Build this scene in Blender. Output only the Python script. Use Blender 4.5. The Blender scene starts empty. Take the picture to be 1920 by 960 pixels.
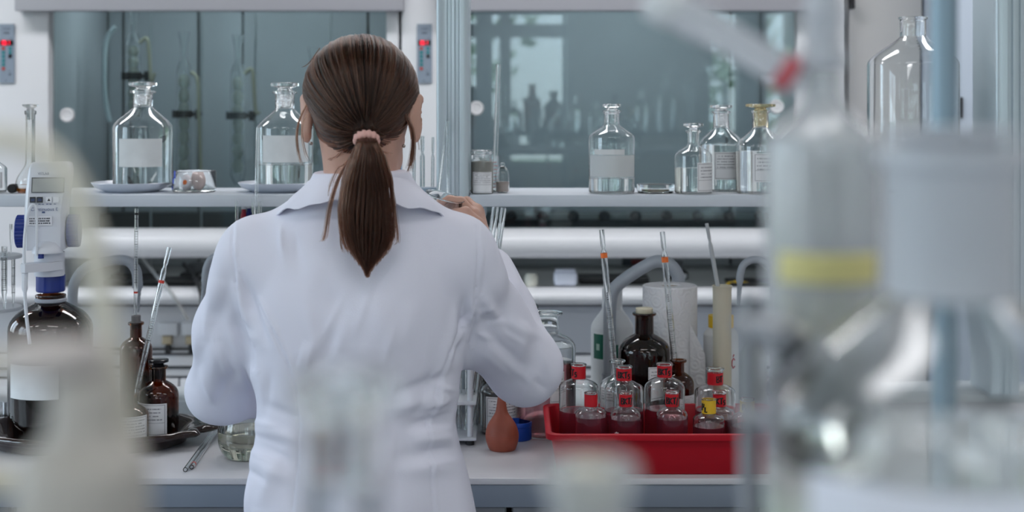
import bpy, bmesh, math, random
import numpy as np
from mathutils import Vector, Matrix

random.seed(7)
RNG = np.random.default_rng(11)
SC = bpy.context.scene
COL = SC.collection
PI = math.pi
F = 2666.67            # focal length in pixels of the 1920 px frame
EYE = 1.54             # camera height

# ------------------------------------------------------------------ camera
cd = bpy.data.cameras.new('camera')
cam = bpy.data.objects.new('camera', cd)
COL.objects.link(cam)
cam.location = (0, 0, EYE)
cam.rotation_euler = (PI / 2, 0, 0)
cd.lens = 50.0
cd.sensor_width = 36.0
cd.shift_y = -280.0 / 1920.0
cd.clip_start = 0.05
cd.dof.use_dof = True
cd.dof.focus_distance = 2.42
cd.dof.aperture_fstop = 4.0
SC.camera = cam

# ------------------------------------------------------------------ world, lamps, exposure
WORLD_STRENGTH = 8.0
w = bpy.data.worlds.new('sky')
SC.world = w
w.use_nodes = True
nt = w.node_tree
nt.nodes.clear()
wo = nt.nodes.new('ShaderNodeOutputWorld')
bg = nt.nodes.new('ShaderNodeBackground')
tc = nt.nodes.new('ShaderNodeTexCoord')
sx = nt.nodes.new('ShaderNodeSeparateXYZ')
rp = nt.nodes.new('ShaderNodeValToRGB')
rp.color_ramp.elements[0].position = 0.45
rp.color_ramp.elements[0].color = (0.50, 0.52, 0.52, 1)
rp.color_ramp.elements[1].position = 0.60
rp.color_ramp.elements[1].color = (0.72, 0.86, 1.05, 1)
mr = nt.nodes.new('ShaderNodeMath'); mr.operation = 'MULTIPLY_ADD'
mr.inputs[1].default_value = 0.5; mr.inputs[2].default_value = 0.5
nt.links.new(tc.outputs['Generated'], sx.inputs[0])
nt.links.new(sx.outputs['Z'], mr.inputs[0])
nt.links.new(mr.outputs[0], rp.inputs[0])
nt.links.new(rp.outputs[0], bg.inputs[0])
bg.inputs[1].default_value = WORLD_STRENGTH
nt.links.new(bg.outputs[0], wo.inputs[0])

SC.view_settings.view_transform = 'Standard'
SC.view_settings.look = 'None'
SC.view_settings.gamma = 1.0
SC.view_settings.use_curve_mapping = False
SC.view_settings.exposure = 0.0
SC.cycles.use_denoising = True
SC.cycles.max_bounces = 16
SC.cycles.transmission_bounces = 16
SC.cycles.transparent_max_bounces = 16
SC.cycles.glossy_bounces = 6
SC.cycles.diffuse_bounces = 4
SC.cycles.sample_clamp_indirect = 6.0
SC.cycles.caustics_reflective = False
SC.cycles.caustics_refractive = True

ROOM = dict(x0=-3.6, x1=2.9, y0=-3.2, y1=5.45, h=2.95)
LAMP_COLOR = (0.985, 0.98, 1.0)
# x, y, watts
LAMPS = [(-2.2, 0.9, 6), (0.0, 0.9, 5), (2.0, 0.9, 5), (-2.2, 3.7, 19), (0.0, 3.7, 15), (2.0, 3.7, 15), (-1.1, -1.4, 17), (1.3, -1.4, 15)]

# ------------------------------------------------------------------ helpers
def PX(px, D): return (px - 960.0) * D / F
def PZ(py, D): return EYE - (py - 200.0) * D / F
def PW(n, D): return n * D / F
def P3(px, py, D): return Vector((PX(px, D), D, PZ(py, D)))

MATS = {}
def mat(name, color=(0.8, 0.8, 0.8), rough=0.5, metal=0.0, trans=0.0, ior=1.45, spec=0.5, bump=0.0, bscale=200.0,
        var=0.0, vscale=8.0, emit=None, estr=0.0, coat=0.0, sss=0.0, alpha=1.0):
    if name in MATS: return MATS[name]
    m = bpy.data.materials.new(name)
    m.use_nodes = True
    t = m.node_tree
    b = t.nodes['Principled BSDF']
    b.inputs['Base Color'].default_value = (*color, 1)
    b.inputs['Roughness'].default_value = rough
    b.inputs['Metallic'].default_value = metal
    b.inputs['Transmission Weight'].default_value = trans
    b.inputs['IOR'].default_value = ior
    b.inputs['Specular IOR Level'].default_value = spec
    b.inputs['Coat Weight'].default_value = coat
    b.inputs['Alpha'].default_value = alpha
    if sss:
        b.inputs['Subsurface Weight'].default_value = sss
        b.inputs['Subsurface Radius'].default_value = (0.012, 0.005, 0.003)
        b.inputs['Subsurface Scale'].default_value = 0.5
    if emit:
        b.inputs['Emission Color'].default_value = (*emit, 1)
        b.inputs['Emission Strength'].default_value = estr
    if var or bump:
        co = t.nodes.new('ShaderNodeTexCoord')
    if var:
        n = t.nodes.new('ShaderNodeTexNoise'); n.inputs['Scale'].default_value = vscale; n.inputs['Detail'].default_value = 4
        t.links.new(co.outputs['Object'], n.inputs['Vector'])
        r = t.nodes.new('ShaderNodeValToRGB')
        r.color_ramp.elements[0].position = 0.3; r.color_ramp.elements[1].position = 0.7
        r.color_ramp.elements[0].color = (*[c * (1 - var) for c in color], 1)
        r.color_ramp.elements[1].color = (*[min(1, c * (1 + var)) for c in color], 1)
        t.links.new(n.outputs[0], r.inputs[0]); t.links.new(r.outputs[0], b.inputs['Base Color'])
    if bump:
        n2 = t.nodes.new('ShaderNodeTexNoise'); n2.inputs['Scale'].default_value = bscale; n2.inputs['Detail'].default_value = 3
        t.links.new(co.outputs['Object'], n2.inputs['Vector'])
        bp = t.nodes.new('ShaderNodeBump'); bp.inputs['Strength'].default_value = bump; bp.inputs['Distance'].default_value = 0.002
        t.links.new(n2.outputs[0], bp.inputs['Height']); t.links.new(bp.outputs[0], b.inputs['Normal'])
    MATS[name] = m
    return m

def pane_mat(name, tint, reflect=1.0, rough=0.0):
    """thin flat glass: clear transmission with a fresnel reflection"""
    m = bpy.data.materials.new(name); m.use_nodes = True
    t = m.node_tree; t.nodes.clear()
    o = t.nodes.new('ShaderNodeOutputMaterial'); mx = t.nodes.new('ShaderNodeMixShader')
    tr = t.nodes.new('ShaderNodeBsdfTransparent'); tr.inputs[0].default_value = (*tint, 1)
    gl = t.nodes.new('ShaderNodeBsdfGlossy'); gl.inputs['Roughness'].default_value = rough
    gl.inputs[0].default_value = (0.90, 0.93, 0.90, 1)
    fr = t.nodes.new('ShaderNodeFresnel'); fr.inputs[0].default_value = 1.5
    mu = t.nodes.new('ShaderNodeMath'); mu.operation = 'MULTIPLY'; mu.inputs[1].default_value = reflect; mu.use_clamp = True
    t.links.new(fr.outputs[0], mu.inputs[0]); t.links.new(mu.outputs[0], mx.inputs[0])
    t.links.new(tr.outputs[0], mx.inputs[1]); t.links.new(gl.outputs[0], mx.inputs[2]); t.links.new(mx.outputs[0], o.inputs[0])
    MATS[name] = m
    return m

def label_mat(name, paper=(0.80, 0.80, 0.82), ink=(0.10, 0.10, 0.13), rows=9, border=0.035, seed=0.0, body_rows=True, aspect=1.0):
    """printed paper label: a border line and rows of small print laid out on the UV of the label"""
    m = bpy.data.materials.new(name); m.use_nodes = True
    t = m.node_tree; b = t.nodes['Principled BSDF']; b.inputs['Roughness'].default_value = 0.7
    L = t.links.new
    def M(op, a, c=None):
        n = t.nodes.new('ShaderNodeMath'); n.operation = op
        for i, v in enumerate((a, c)):
            if v is None: continue
            if isinstance(v, (int, float)): n.inputs[i].default_value = v
            else: L(v, n.inputs[i])
        return n.outputs[0]
    uv = t.nodes.new('ShaderNodeTexCoord'); s = t.nodes.new('ShaderNodeSeparateXYZ'); L(uv.outputs['UV'], s.inputs[0])
    u, v = s.outputs[0], s.outputs[1]
    du = M('SUBTRACT', 0.5, M('ABSOLUTE', M('SUBTRACT', u, 0.5)))
    dv = M('SUBTRACT', 0.5, M('ABSOLUTE', M('SUBTRACT', v, 0.5)))
    edge = M('MINIMUM', M('MULTIPLY', du, aspect), dv)
    frame = M('MULTIPLY', M('GREATER_THAN', edge, border), M('LESS_THAN', edge, border + 0.022))
    inside = M('GREATER_THAN', edge, border + 0.07)
    row = M('FLOOR', M('MULTIPLY', v, rows)); fr = M('FRACT', M('MULTIPLY', v, rows))
    band = M('MULTIPLY', M('GREATER_THAN', fr, 0.35), M('LESS_THAN', fr, 0.68))
    nz = t.nodes.new('ShaderNodeTexNoise'); nz.inputs['Scale'].default_value = 1.0; nz.inputs['Detail'].default_value = 1
    cb = t.nodes.new('ShaderNodeCombineXYZ'); L(M('MULTIPLY', u, 34.0), cb.inputs[0]); L(M('MULTIPLY', row, 7.31), cb.inputs[1]); cb.inputs[2].default_value = seed
    L(cb.outputs[0], nz.inputs['Vector'])
    glyph = M('GREATER_THAN', nz.outputs[0], 0.44)
    n3 = t.nodes.new('ShaderNodeTexNoise'); n3.inputs['Scale'].default_value = 1.0
    cb2 = t.nodes.new('ShaderNodeCombineXYZ'); L(M('MULTIPLY', row, 3.7), cb2.inputs[0]); cb2.inputs[1].default_value = seed + 5
    L(cb2.outputs[0], n3.inputs['Vector'])
    rowlen = M('LESS_THAN', M('ABSOLUTE', M('SUBTRACT', u, 0.5)), M('MULTIPLY', n3.outputs[0], 0.75))
    top = M('GREATER_THAN', v, 0.42 if body_rows else 0.0)
    rule = M('MULTIPLY', M('LESS_THAN', M('ABSOLUTE', M('SUBTRACT', v, 0.40)), 0.008), M('GREATER_THAN', M('MULTIPLY', du, aspect), border))
    txt = M('MULTIPLY', M('MULTIPLY', M('MULTIPLY', band, glyph), M('MULTIPLY', inside, rowlen)), top)
    f = M('MAXIMUM', M('MULTIPLY', M('MAXIMUM', frame, rule), 0.6), M('MULTIPLY', txt, 0.75))
    mx = t.nodes.new('ShaderNodeMix'); mx.data_type = 'RGBA'
    mx.inputs[6].default_value = (*paper, 1); mx.inputs[7].default_value = (*ink, 1)
    L(f, mx.inputs[0]); L(mx.outputs[2], b.inputs['Base Color'])
    MATS[name] = m
    return m

class MB:
    """collects verts and faces for one mesh"""
    def __init__(s): s.v = []; s.f = []; s.uv = {}
    def add(s, vs, fs, mx=None):
        k = len(s.v)
        s.v += [tuple(mx @ Vector(p)) for p in vs] if mx is not None else [tuple(p) for p in vs]
        s.f += [tuple(i + k for i in f) for f in fs]
        return s
    def lathe(s, prof, seg=40, mx=None, a0=0.0, a1=2 * PI, closed=False):
        full = abs(a1 - a0 - 2 * PI) < 1e-6
        vs = []; rows = []
        n = seg if full else seg + 1
        for r, z in prof:
            if r < 1e-7 and full:
                rows.append([len(vs)] * n); vs.append((0, 0, z))
            else:
                row = []
                for i in range(n):
                    a = a0 + (a1 - a0) * i / seg
                    row.append(len(vs)); vs.append((r * math.cos(a), r * math.sin(a), z))
                rows.append(row)
        fs = []
        pairs = list(zip(rows[:-1], rows[1:]))
        if closed: pairs.append((rows[-1], rows[0]))
        for A, B in pairs:
            for i in range(seg):
                j = (i + 1) % n if full else i + 1
                q = [A[i], A[j], B[j], B[i]]
                q2 = []
                for k in q:
                    if k not in q2: q2.append(k)
                if len(q2) > 2: fs.append(tuple(q2))
        return s.add(vs, fs, mx)
    def box(s, x0, x1, y0, y1, z0, z1, mx=None):
        vs = [(x0, y0, z0), (x1, y0, z0), (x1, y1, z0), (x0, y1, z0), (x0, y0, z1), (x1, y0, z1), (x1, y1, z1), (x0, y1, z1)]
        fs = [(0, 3, 2, 1), (4, 5, 6, 7), (0, 1, 5, 4), (1, 2, 6, 5), (2, 3, 7, 6), (3, 0, 4, 7)]
        return s.add(vs, fs, mx)
    def tube(s, pts, rad, seg=12, cap=True, mx=None):
        pts = [Vector(p) for p in pts]; n = len(pts)
        rad = [rad] * n if isinstance(rad, (int, float)) else rad
        tn = [(pts[min(i + 1, n - 1)] - pts[max(i - 1, 0)]).normalized() for i in range(n)]
        up = Vector((0, 0, 1)) if abs(tn[0].z) < 0.9 else Vector((1, 0, 0))
        x = tn[0].cross(up).normalized(); vs = []; fs = []
        for i in range(n):
            x = (x - tn[i] * x.dot(tn[i])).normalized(); y = tn[i].cross(x)
            for k in range(seg):
                a = 2 * PI * k / seg
                vs.append(pts[i] + (x * math.cos(a) + y * math.sin(a)) * rad[i])
        for i in range(n - 1):
            for k in range(seg):
                l = (k + 1) % seg
                fs.append((i * seg + k, i * seg + l, (i + 1) * seg + l, (i + 1) * seg + k))
        if cap:
            fs.append(tuple(range(seg - 1, -1, -1))); fs.append(tuple((n - 1) * seg + k for k in range(seg)))
        return s.add(vs, fs, mx)
    def loft(s, rings, cap0=True, cap1=True, mx=None):
        n = len(rings[0]); vs = [p for r in rings for p in r]; fs = []
        for i in range(len(rings) - 1):
            for k in range(n):
                l = (k + 1) % n
                fs.append((i * n + k, i * n + l, (i + 1) * n + l, (i + 1) * n + k))
        if cap0: fs.append(tuple(range(n - 1, -1, -1)))
        if cap1: fs.append(tuple((len(rings) - 1) * n + k for k in range(n)))
        return s.add(vs, fs, mx)
    def patch(s, R, z0, z1, a0, a1, seg=14, zoff=0.0, mx=None, thick=0.00025):
        """curved label on a cylinder of radius R, with UVs, a0..a1 in degrees (-90 faces the camera)"""
        vs = []; fs = []; uvs = []
        for i in range(seg + 1):
            a = math.radians(a0 + (a1 - a0) * i / seg)
            for z, vv in ((z0, 0), (z1, 1)):
                vs.append((R * math.cos(a), R * math.sin(a), z)); uvs.append((i / seg, vv))
        k0 = len(s.v)
        for i in range(seg): fs.append((2 * i, 2 * i + 2, 2 * i + 3, 2 * i + 1))
        s.add(vs, fs, mx)
        for i, u in enumerate(uvs): s.uv[k0 + i] = u
        return s
    def build(s, name, m, parent=None, smooth=40, loc=None, bevel=0.0, bseg=2, normals=True):
        me = bpy.data.meshes.new(name)
        me.from_pydata(s.v, [], s.f)
        if bevel or normals:
            bm = bmesh.new(); bm.from_mesh(me)
            if normals: bmesh.ops.recalc_face_normals(bm, faces=bm.faces)
            if bevel:
                es = [e for e in bm.edges if len(e.link_faces) == 2 and e.calc_face_angle(0) > math.radians(30)]
                bmesh.ops.bevel(bm, geom=es, offset=bevel, segments=bseg, profile=0.5, affect='EDGES', clamp_overlap=True)
            bm.to_mesh(me); bm.free()
        if s.uv and not bevel:
            ul = me.uv_layers.new(name='UVMap')
            for lp in me.loops: ul.data[lp.index].uv = s.uv.get(lp.vertex_index, (0, 0))
        if smooth:
            me.polygons.foreach_set('use_smooth', [True] * len(me.polygons))
            me.set_sharp_from_angle(angle=math.radians(smooth))
        if m: me.materials.append(m)
        o = bpy.data.objects.new(name, me)
        COL.objects.link(o)
        if parent is not None: o.parent = parent
        if loc is not None: o.location = loc
        me.update()
        return o

def tag(o, label, cat, group=None, kind=None):
    if label: o['label'] = label
    if cat: o['category'] = cat
    if group: o['group'] = group
    if kind: o['kind'] = kind
    return o
def thing(name, label, cat, loc=(0, 0, 0), group=None, rz=0.0, rot=None):
    o = bpy.data.objects.new(name, None); COL.objects.link(o)
    o.empty_display_size = 0.05
    o.location = loc; o.rotation_euler = rot if rot else (0, 0, rz)
    return tag(o, label, cat, group)
def struct(o):
    o['kind'] = 'structure'; return o
def stuff(o):
    o['kind'] = 'stuff'; return o
def copy_tree(o, parent=None):
    c = o.copy(); COL.objects.link(c)
    if parent is not None: c.parent = parent
    for ch in [x for x in o.children]: copy_tree(ch, c)
    return c
def axis_mx(p0, p1):
    p0 = Vector(p0); p1 = Vector(p1)
    z = (p1 - p0).normalized()
    x = z.cross(Vector((0, 1, 0.1))).normalized(); y = z.cross(x)
    m = Matrix((x, y, z)).transposed().to_4x4(); m.translation = p0
    return m
def rrect(hx, hy, r, n=5, z=0.0, cx=0.0, cy=0.0):
    pts = []
    for sx_, sy_, a in ((1, 1, 0), (-1, 1, 90), (-1, -1, 180), (1, -1, 270)):
        for i in range(n + 1):
            t = math.radians(a + 90.0 * i / n)
            pts.append((cx + sx_ * (hx - r) + r * math.cos(t), cy + sy_ * (hy - r) + r * math.sin(t), z))
    return pts
def bez(p0, p1, p2, p3, n=8):
    out = []
    for i in range(n + 1):
        t = i / n; u = 1 - t
        out.append(tuple(u**3 * a + 3 * u * u * t * b + 3 * u * t * t * c + t**3 * d for a, b, c, d in zip(p0, p1, p2, p3)))
    return out
def smooth_path(pts, n=6):
    """Catmull-Rom through 3D points"""
    P = [Vector(p) for p in pts]; P = [P[0] * 2 - P[1]] + P + [P[-1] * 2 - P[-2]]
    out = []
    for i in range(1, len(P) - 2):
        for k in range(n):
            t = k / n
            out.append(0.5 * ((2 * P[i]) + (-P[i-1] + P[i+1]) * t + (2 * P[i-1] - 5 * P[i] + 4 * P[i+1] - P[i+2]) * t * t
                              + (-P[i-1] + 3 * P[i] - 3 * P[i+1] + P[i+2]) * t**3))
    out.append(P[-2]); return out
def text_mesh(txt, size, shear=0.0):
    c = bpy.data.curves.new('lettering', 'FONT'); c.body = txt; c.size = size; c.align_x = 'CENTER'; c.align_y = 'CENTER'; c.shear = shear
    o = bpy.data.objects.new('lettering', c); me = bpy.data.meshes.new_from_object(o)
    vs = [tuple(v.co) for v in me.vertices]; fs = [tuple(p.vertices) for p in me.polygons]
    bpy.data.objects.remove(o); bpy.data.curves.remove(c); bpy.data.meshes.remove(me)
    return vs, fs
def text_flat(mb, txt, size, x, y, z, shear=0.0):
    """lettering on a plane facing -Y (towards the camera), centred on x, z"""
    vs, fs = text_mesh(txt, size, shear)
    mb.add([(x + a, y, z + b) for a, b, c in vs], fs)

# marker handwriting: each letter a set of strokes in a unit box
STROKES = {
 'B': [[(0, 0), (0, 1), (.55, .95), (.6, .7), (.1, .52), (.7, .4), (.65, .08), (0, 0)]],
 'K': [[(0, 0), (.05, 1)], [(.65, 1), (.05, .5), (.7, 0)]],
 'T': [[(-.1, .95), (.8, 1)], [(.35, 1), (.3, 0)]],
 '5': [[(.6, .6), (.15, .6), (.1, .3), (.5, .25), (.5, -.05), (.05, -.1)]],
 '2': [[(.1, .5), (.4, .6), (.5, .35), (.05, -.1), (.6, -.1)]],
 '1': [[(.1, .4), (.35, .6), (.3, -.1)]],
 '/': [[(.0, -.2), (.5, 1.0)]],
 'P': [[(0, 0), (.05, 1), (.6, .9), (.55, .5), (.05, .45)]],
 'L': [[(0, .5), (0, -.2), (.5, -.15)]],
 'S': [[(.7, .85), (.4, 1), (.1, .85), (.1, .6), (.6, .45), (.65, .15), (.3, 0), (0, .12)]],
 'C': [[(.75, .8), (.45, 1), (.1, .75), (.05, .3), (.35, 0), (.75, .15)]],
 "'": [[(.35, 1.15), (.55, 1.4)]],
}
def handwriting(mb, word, R, zc, h, a_c=-90.0, wgap=0.72, pen=0.13):
    """marker strokes wrapped on a cylinder of radius R (or flat when R is None)"""
    wtot = len(word) * wgap * h; x = -wtot / 2
    for k, ch in enumerate(word):
        for st in STROKES[ch]:
            pts = []
            for (a, b) in st:
                dx = x + a * h * 0.62; dz = zc + (b - 0.5) * h
                ang = math.radians(a_c) + dx / R
                pts.append(Vector((R * math.cos(ang), R * math.sin(ang), dz)))
            mb.tube(pts, pen * h * 0.6, seg=5)
        if ch != "'": x += wgap * h
    return mb
# ------------------------------------------------------------------ materials of the setting
WHITE = mat('hood_white_enamel', (0.70, 0.71, 0.74), rough=0.28, spec=0.5)
FASCIA = mat('fascia_grey', (0.40, 0.40, 0.44), rough=0.45)
HOODGREY = mat('hood_grey_panel', (0.50, 0.52, 0.57), rough=0.5)
HOODIN = mat('hood_lining', (0.44, 0.455, 0.475), rough=0.45, var=0.06, vscale=3)
DARK = mat('black_plastic', (0.018, 0.018, 0.02), rough=0.4)
SEAM = mat('dark_joint', (0.03, 0.035, 0.04), rough=0.7)
STEEL = mat('brushed_steel', (0.55, 0.56, 0.58), rough=0.32, metal=1.0)
ALU = mat('anodised_post', (0.54, 0.62, 0.67), rough=0.30, metal=0.3)
SASH = pane_mat('sash_glass', (0.82, 0.90, 0.92), reflect=1.0)
WINGLASS = pane_mat('window_glass', (0.95, 0.98, 0.97), reflect=1.0)
WALLP = mat('painted_wall', (0.60, 0.585, 0.575), rough=0.85, bump=0.15, bscale=120)
CEILP = mat('ceiling_paint', (0.8, 0.8, 0.8), rough=0.9)
FLOORM = mat('floor_vinyl', (0.42, 0.43, 0.44), rough=0.45, var=0.10, vscale=5)
FRAMEW = mat('window_frame_white', (0.55, 0.56, 0.58), rough=0.5)
WTOP = mat('worktop_laminate', (0.60, 0.59, 0.62), rough=0.30, var=0.03, vscale=6)
WEDGE = mat('worktop_edge', (0.20, 0.235, 0.29), rough=0.45)
CABW = mat('cabinet_front', (0.33, 0.34, 0.37), rough=0.45)
SHELFM = mat('shelf_laminate', (0.60, 0.64, 0.70), rough=0.38)

# ------------------------------------------------------------------ room shell
R_ = ROOM
def holed_wall(name, axis, pos, thick, a0, a1, z0, z1, holes, m=WALLP):
    """axis 'x': wall in the plane x=pos running along y; 'y': plane y=pos running along x; holes (a0,a1,z0,z1)"""
    mb = MB()
    def bx(p, q, c, d):
        if q - p < 1e-4 or d - c < 1e-4: return
        lo, hi = (pos - thick, pos) if thick > 0 else (pos, pos - thick)
        if axis == 'x': mb.box(lo, hi, p, q, c, d)
        else: mb.box(p, q, lo, hi, c, d)
    cur = a0
    for h in sorted(holes):
        bx(cur, h[0], z0, z1); bx(h[0], h[1], z0, h[2]); bx(h[0], h[1], h[3], z1); cur = h[1]
    bx(cur, a1, z0, z1)
    return struct(mb.build(name, m, smooth=0))

REAR_W = [(-1.05, 0.53, 1.0, 2.62), (1.72, 2.62, 0.7, 2.62)]
LEFT_W = [(-2.4, -0.7, 1.0, 2.6), (0.3, 2.0, 1.0, 2.6), (2.9, 4.3, 1.0, 2.6)]
struct(MB().box(R_['x0'] - .2, R_['x1'] + .2, R_['y0'] - .2, R_['y1'] + .2, -0.1, 0.0).build('floor', FLOORM, smooth=0))
struct(MB().box(R_['x0'] - .2, R_['x1'] + .2, R_['y0'] - .2, R_['y1'] + .2, R_['h'], R_['h'] + .1).build('ceiling', CEILP, smooth=0))
holed_wall('wall_back', 'y', R_['y1'], -0.2, R_['x0'] - .2, R_['x1'] + .2, 0, R_['h'], [])
struct(MB().box(PX(1585, 4.66) + .012, PX(1788, 4.35) - .008, 4.66, R_['y1'] - .001, 0, R_['h'] - .001).build('wall_back_pier', WALLP, smooth=0))
holed_wall('wall_right', 'x', R_['x1'], -0.2, R_['y0'], R_['y1'], 0, R_['h'], [])
holed_wall('wall_left', 'x', R_['x0'], 0.2, R_['y0'], R_['y1'], 0, R_['h'], LEFT_W)
holed_wall('wall_front', 'y', R_['y0'], 0.2, R_['x0'] - .2, R_['x1'] + .2, 0, R_['h'], REAR_W)
struct(MB().box(R_['x0'], R_['x1'], R_['y1'] - 0.015, R_['y1'], 0, 0.09).build('baseboard_back', FRAMEW, smooth=0))
struct(MB().box(R_['x1'] - 0.015, R_['x1'], R_['y0'], R_['y1'] - 0.02, 0, 0.09).build('baseboard_right', FRAMEW, smooth=0))

WCOUNT = [0]
def window(axis, pos, out, a0, a1, z0, z1, mullions, transom):
    """frame, mullions, transom and panes set in the wall; out = -1 because the outside is at the lower coordinate"""
    WCOUNT[0] += 1
    e = bpy.data.objects.new('window_%d' % WCOUNT[0], None); COL.objects.link(e); struct(e)
    d0, d1 = pos - 0.13, pos - 0.07
    def bx(mb, p, q, c, d, dd=(0, 0)):
        if axis == 'x': mb.box(d0 + dd[0], d1 - dd[0], p, q, c, d)
        else: mb.box(p, q, d0 + dd[0], d1 - dd[0], c, d)
    f = MB(); t = 0.05
    bx(f, a0, a1, z0, z0 + t); bx(f, a0, a1, z1 - t, z1); bx(f, a0, a0 + t, z0 + t, z1 - t); bx(f, a1 - t, a1, z0 + t, z1 - t)
    f.build('window_frame', FRAMEW, e, smooth=0)
    for q in mullions:
        m_ = MB(); bx(m_, q - 0.05, q + 0.05, z0 + t, z1 - t); m_.build('mullion', FRAMEW, e, smooth=0)
    xs = [a0 + t] + [v for q in mullions for v in (q - 0.05, q + 0.05)] + [a1 - t]
    for i in range(0, len(xs), 2):
        if transom:
            m_ = MB(); bx(m_, xs[i], xs[i+1], transom - 0.06, transom + 0.06); m_.build('transom', FRAMEW, e, smooth=0)
        for c, d in (((z0 + t, transom - 0.06), (transom + 0.06, z1 - t)) if transom else ((z0 + t, z1 - t),)):
            p_ = MB(); bx(p_, xs[i], xs[i+1], c, d, (0.026, 0)); p_.build('pane', WINGLASS, e, smooth=0)
    l = bpy.data.lights.new('window_portal', 'AREA'); l.shape = 'RECTANGLE'; l.size = a1 - a0; l.size_y = z1 - z0
    l.cycles.is_portal = True
    lo = bpy.data.objects.new('window_portal', l); COL.objects.link(lo)
    m = ((a0 + a1) / 2, (z0 + z1) / 2)
    if axis == 'x': lo.location = (pos - 0.19, m[0], m[1]); lo.rotation_euler = (0, -PI / 2, 0); l.size, l.size_y = z1 - z0, a1 - a0
    else: lo.location = (m[0], pos - 0.19, m[1]); lo.rotation_euler = (PI / 2, 0, 0)
    return e
window('y', R_['y0'], -1, *REAR_W[0], [-0.06], 2.21)
window('y', R_['y0'], -1, *REAR_W[1], [2.2], None)
for h in LEFT_W: window('x', R_['x0'], -1, *h, [(h[0] + h[1]) / 2], None)

# outside the windows: lawn and trees, seen only as a reflection in the sash
GROUND = mat('lawn', (0.10, 0.17, 0.05), rough=0.9, var=0.3, vscale=2)
struct(MB().box(-30, 30, -40, R_['y0'] - .25, -0.4, -0.3).build('ground', GROUND, smooth=0))
struct(MB().box(-30, R_['x0'] - .25, R_['y0'] - .25, 30, -0.4, -0.3).build('ground', GROUND, smooth=0))
LEAF = mat('tree_leaf', (0.36, 0.46, 0.28), rough=0.7, var=0.25, vscale=1.5)
BARK = mat('tree_bark', (0.10, 0.075, 0.055), rough=0.9)
def tree(x, y, h, rad, n, label):
    t = thing('tree', label, 'tree', (x, y, -0.3), 'trees outside the windows')
    MB().tube([(0, 0, 0), (0.1, 0, h * .4), (0, 0.1, h * .8)], [0.2, 0.15, 0.05], 8).build('trunk', BARK, t)
    g = np.random.default_rng(int(x * 10) + 777); mb = MB()
    for _ in range(n):
        d = g.normal(size=3); d /= np.linalg.norm(d); r = g.uniform(.5, 1) ** .5
        c = Vector((d[0] * rad * r, d[1] * rad * r, h * .62 + d[2] * h * .4 * r)); s = g.uniform(.10, .24)
        a = Vector(g.normal(size=3)).normalized(); b = a.orthogonal().normalized() * s; c2 = a.cross(b)
        mb.add([c - b, c + c2 * .5, c + b, c - c2 * .5], [(0, 1, 2, 3)])
    stuff(mb.build('foliage', LEAF, t, smooth=0, normals=False))
tree(-1.6, -12.0, 6.5, 2.2, 800, 'broad leafy tree beyond the rear window, mirrored in the hood sash')
tree(4.2, -12.5, 7.0, 2.6, 800, 'tall leafy tree mirrored at the right end of the hood sash')
tree(-8.2, -13.5, 7.5, 3.0, 800, 'large leafy tree farther along outside the rear window')

# ceiling lamps: luminaire bodies with a diffuser and the lamp's own light
LBODY = mat('lamp_body', (0.8, 0.8, 0.8), rough=0.5)
LDIFF = mat('lamp_diffuser', (1, 1, 1), rough=0.6, emit=LAMP_COLOR, estr=3.0)
for i, (x, y, watts) in enumerate(LAMPS):
    t = thing('ceiling_lamp', 'white ceiling lamp over the ' + ('front bench' if 0 < y < 2 else 'aisle before the hoods' if y > 2 else 'floor behind the viewpoint') + ', ' + ('nearest the left wall' if x < -1 else 'in the middle' if x == 0 else 'nearest the right wall'), 'lamp', (x, y, R_['h']), 'ceiling lamps')
    MB().box(-.65, .65, -.17, .17, -.06, 0).build('housing', LBODY, t, smooth=0)
    MB().box(-.62, .62, -.15, .15, -.066, -.061).build('diffuser', LDIFF, t, smooth=0)
    l = bpy.data.lights.new('lamp_light', 'AREA'); l.shape = 'RECTANGLE'; l.size = 1.22; l.size_y = .29
    l.energy = watts; l.color = LAMP_COLOR
    lo = bpy.data.objects.new('lamp_light', l); COL.objects.link(lo); lo.parent = t; lo.location = (0, 0, -.075)

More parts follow.
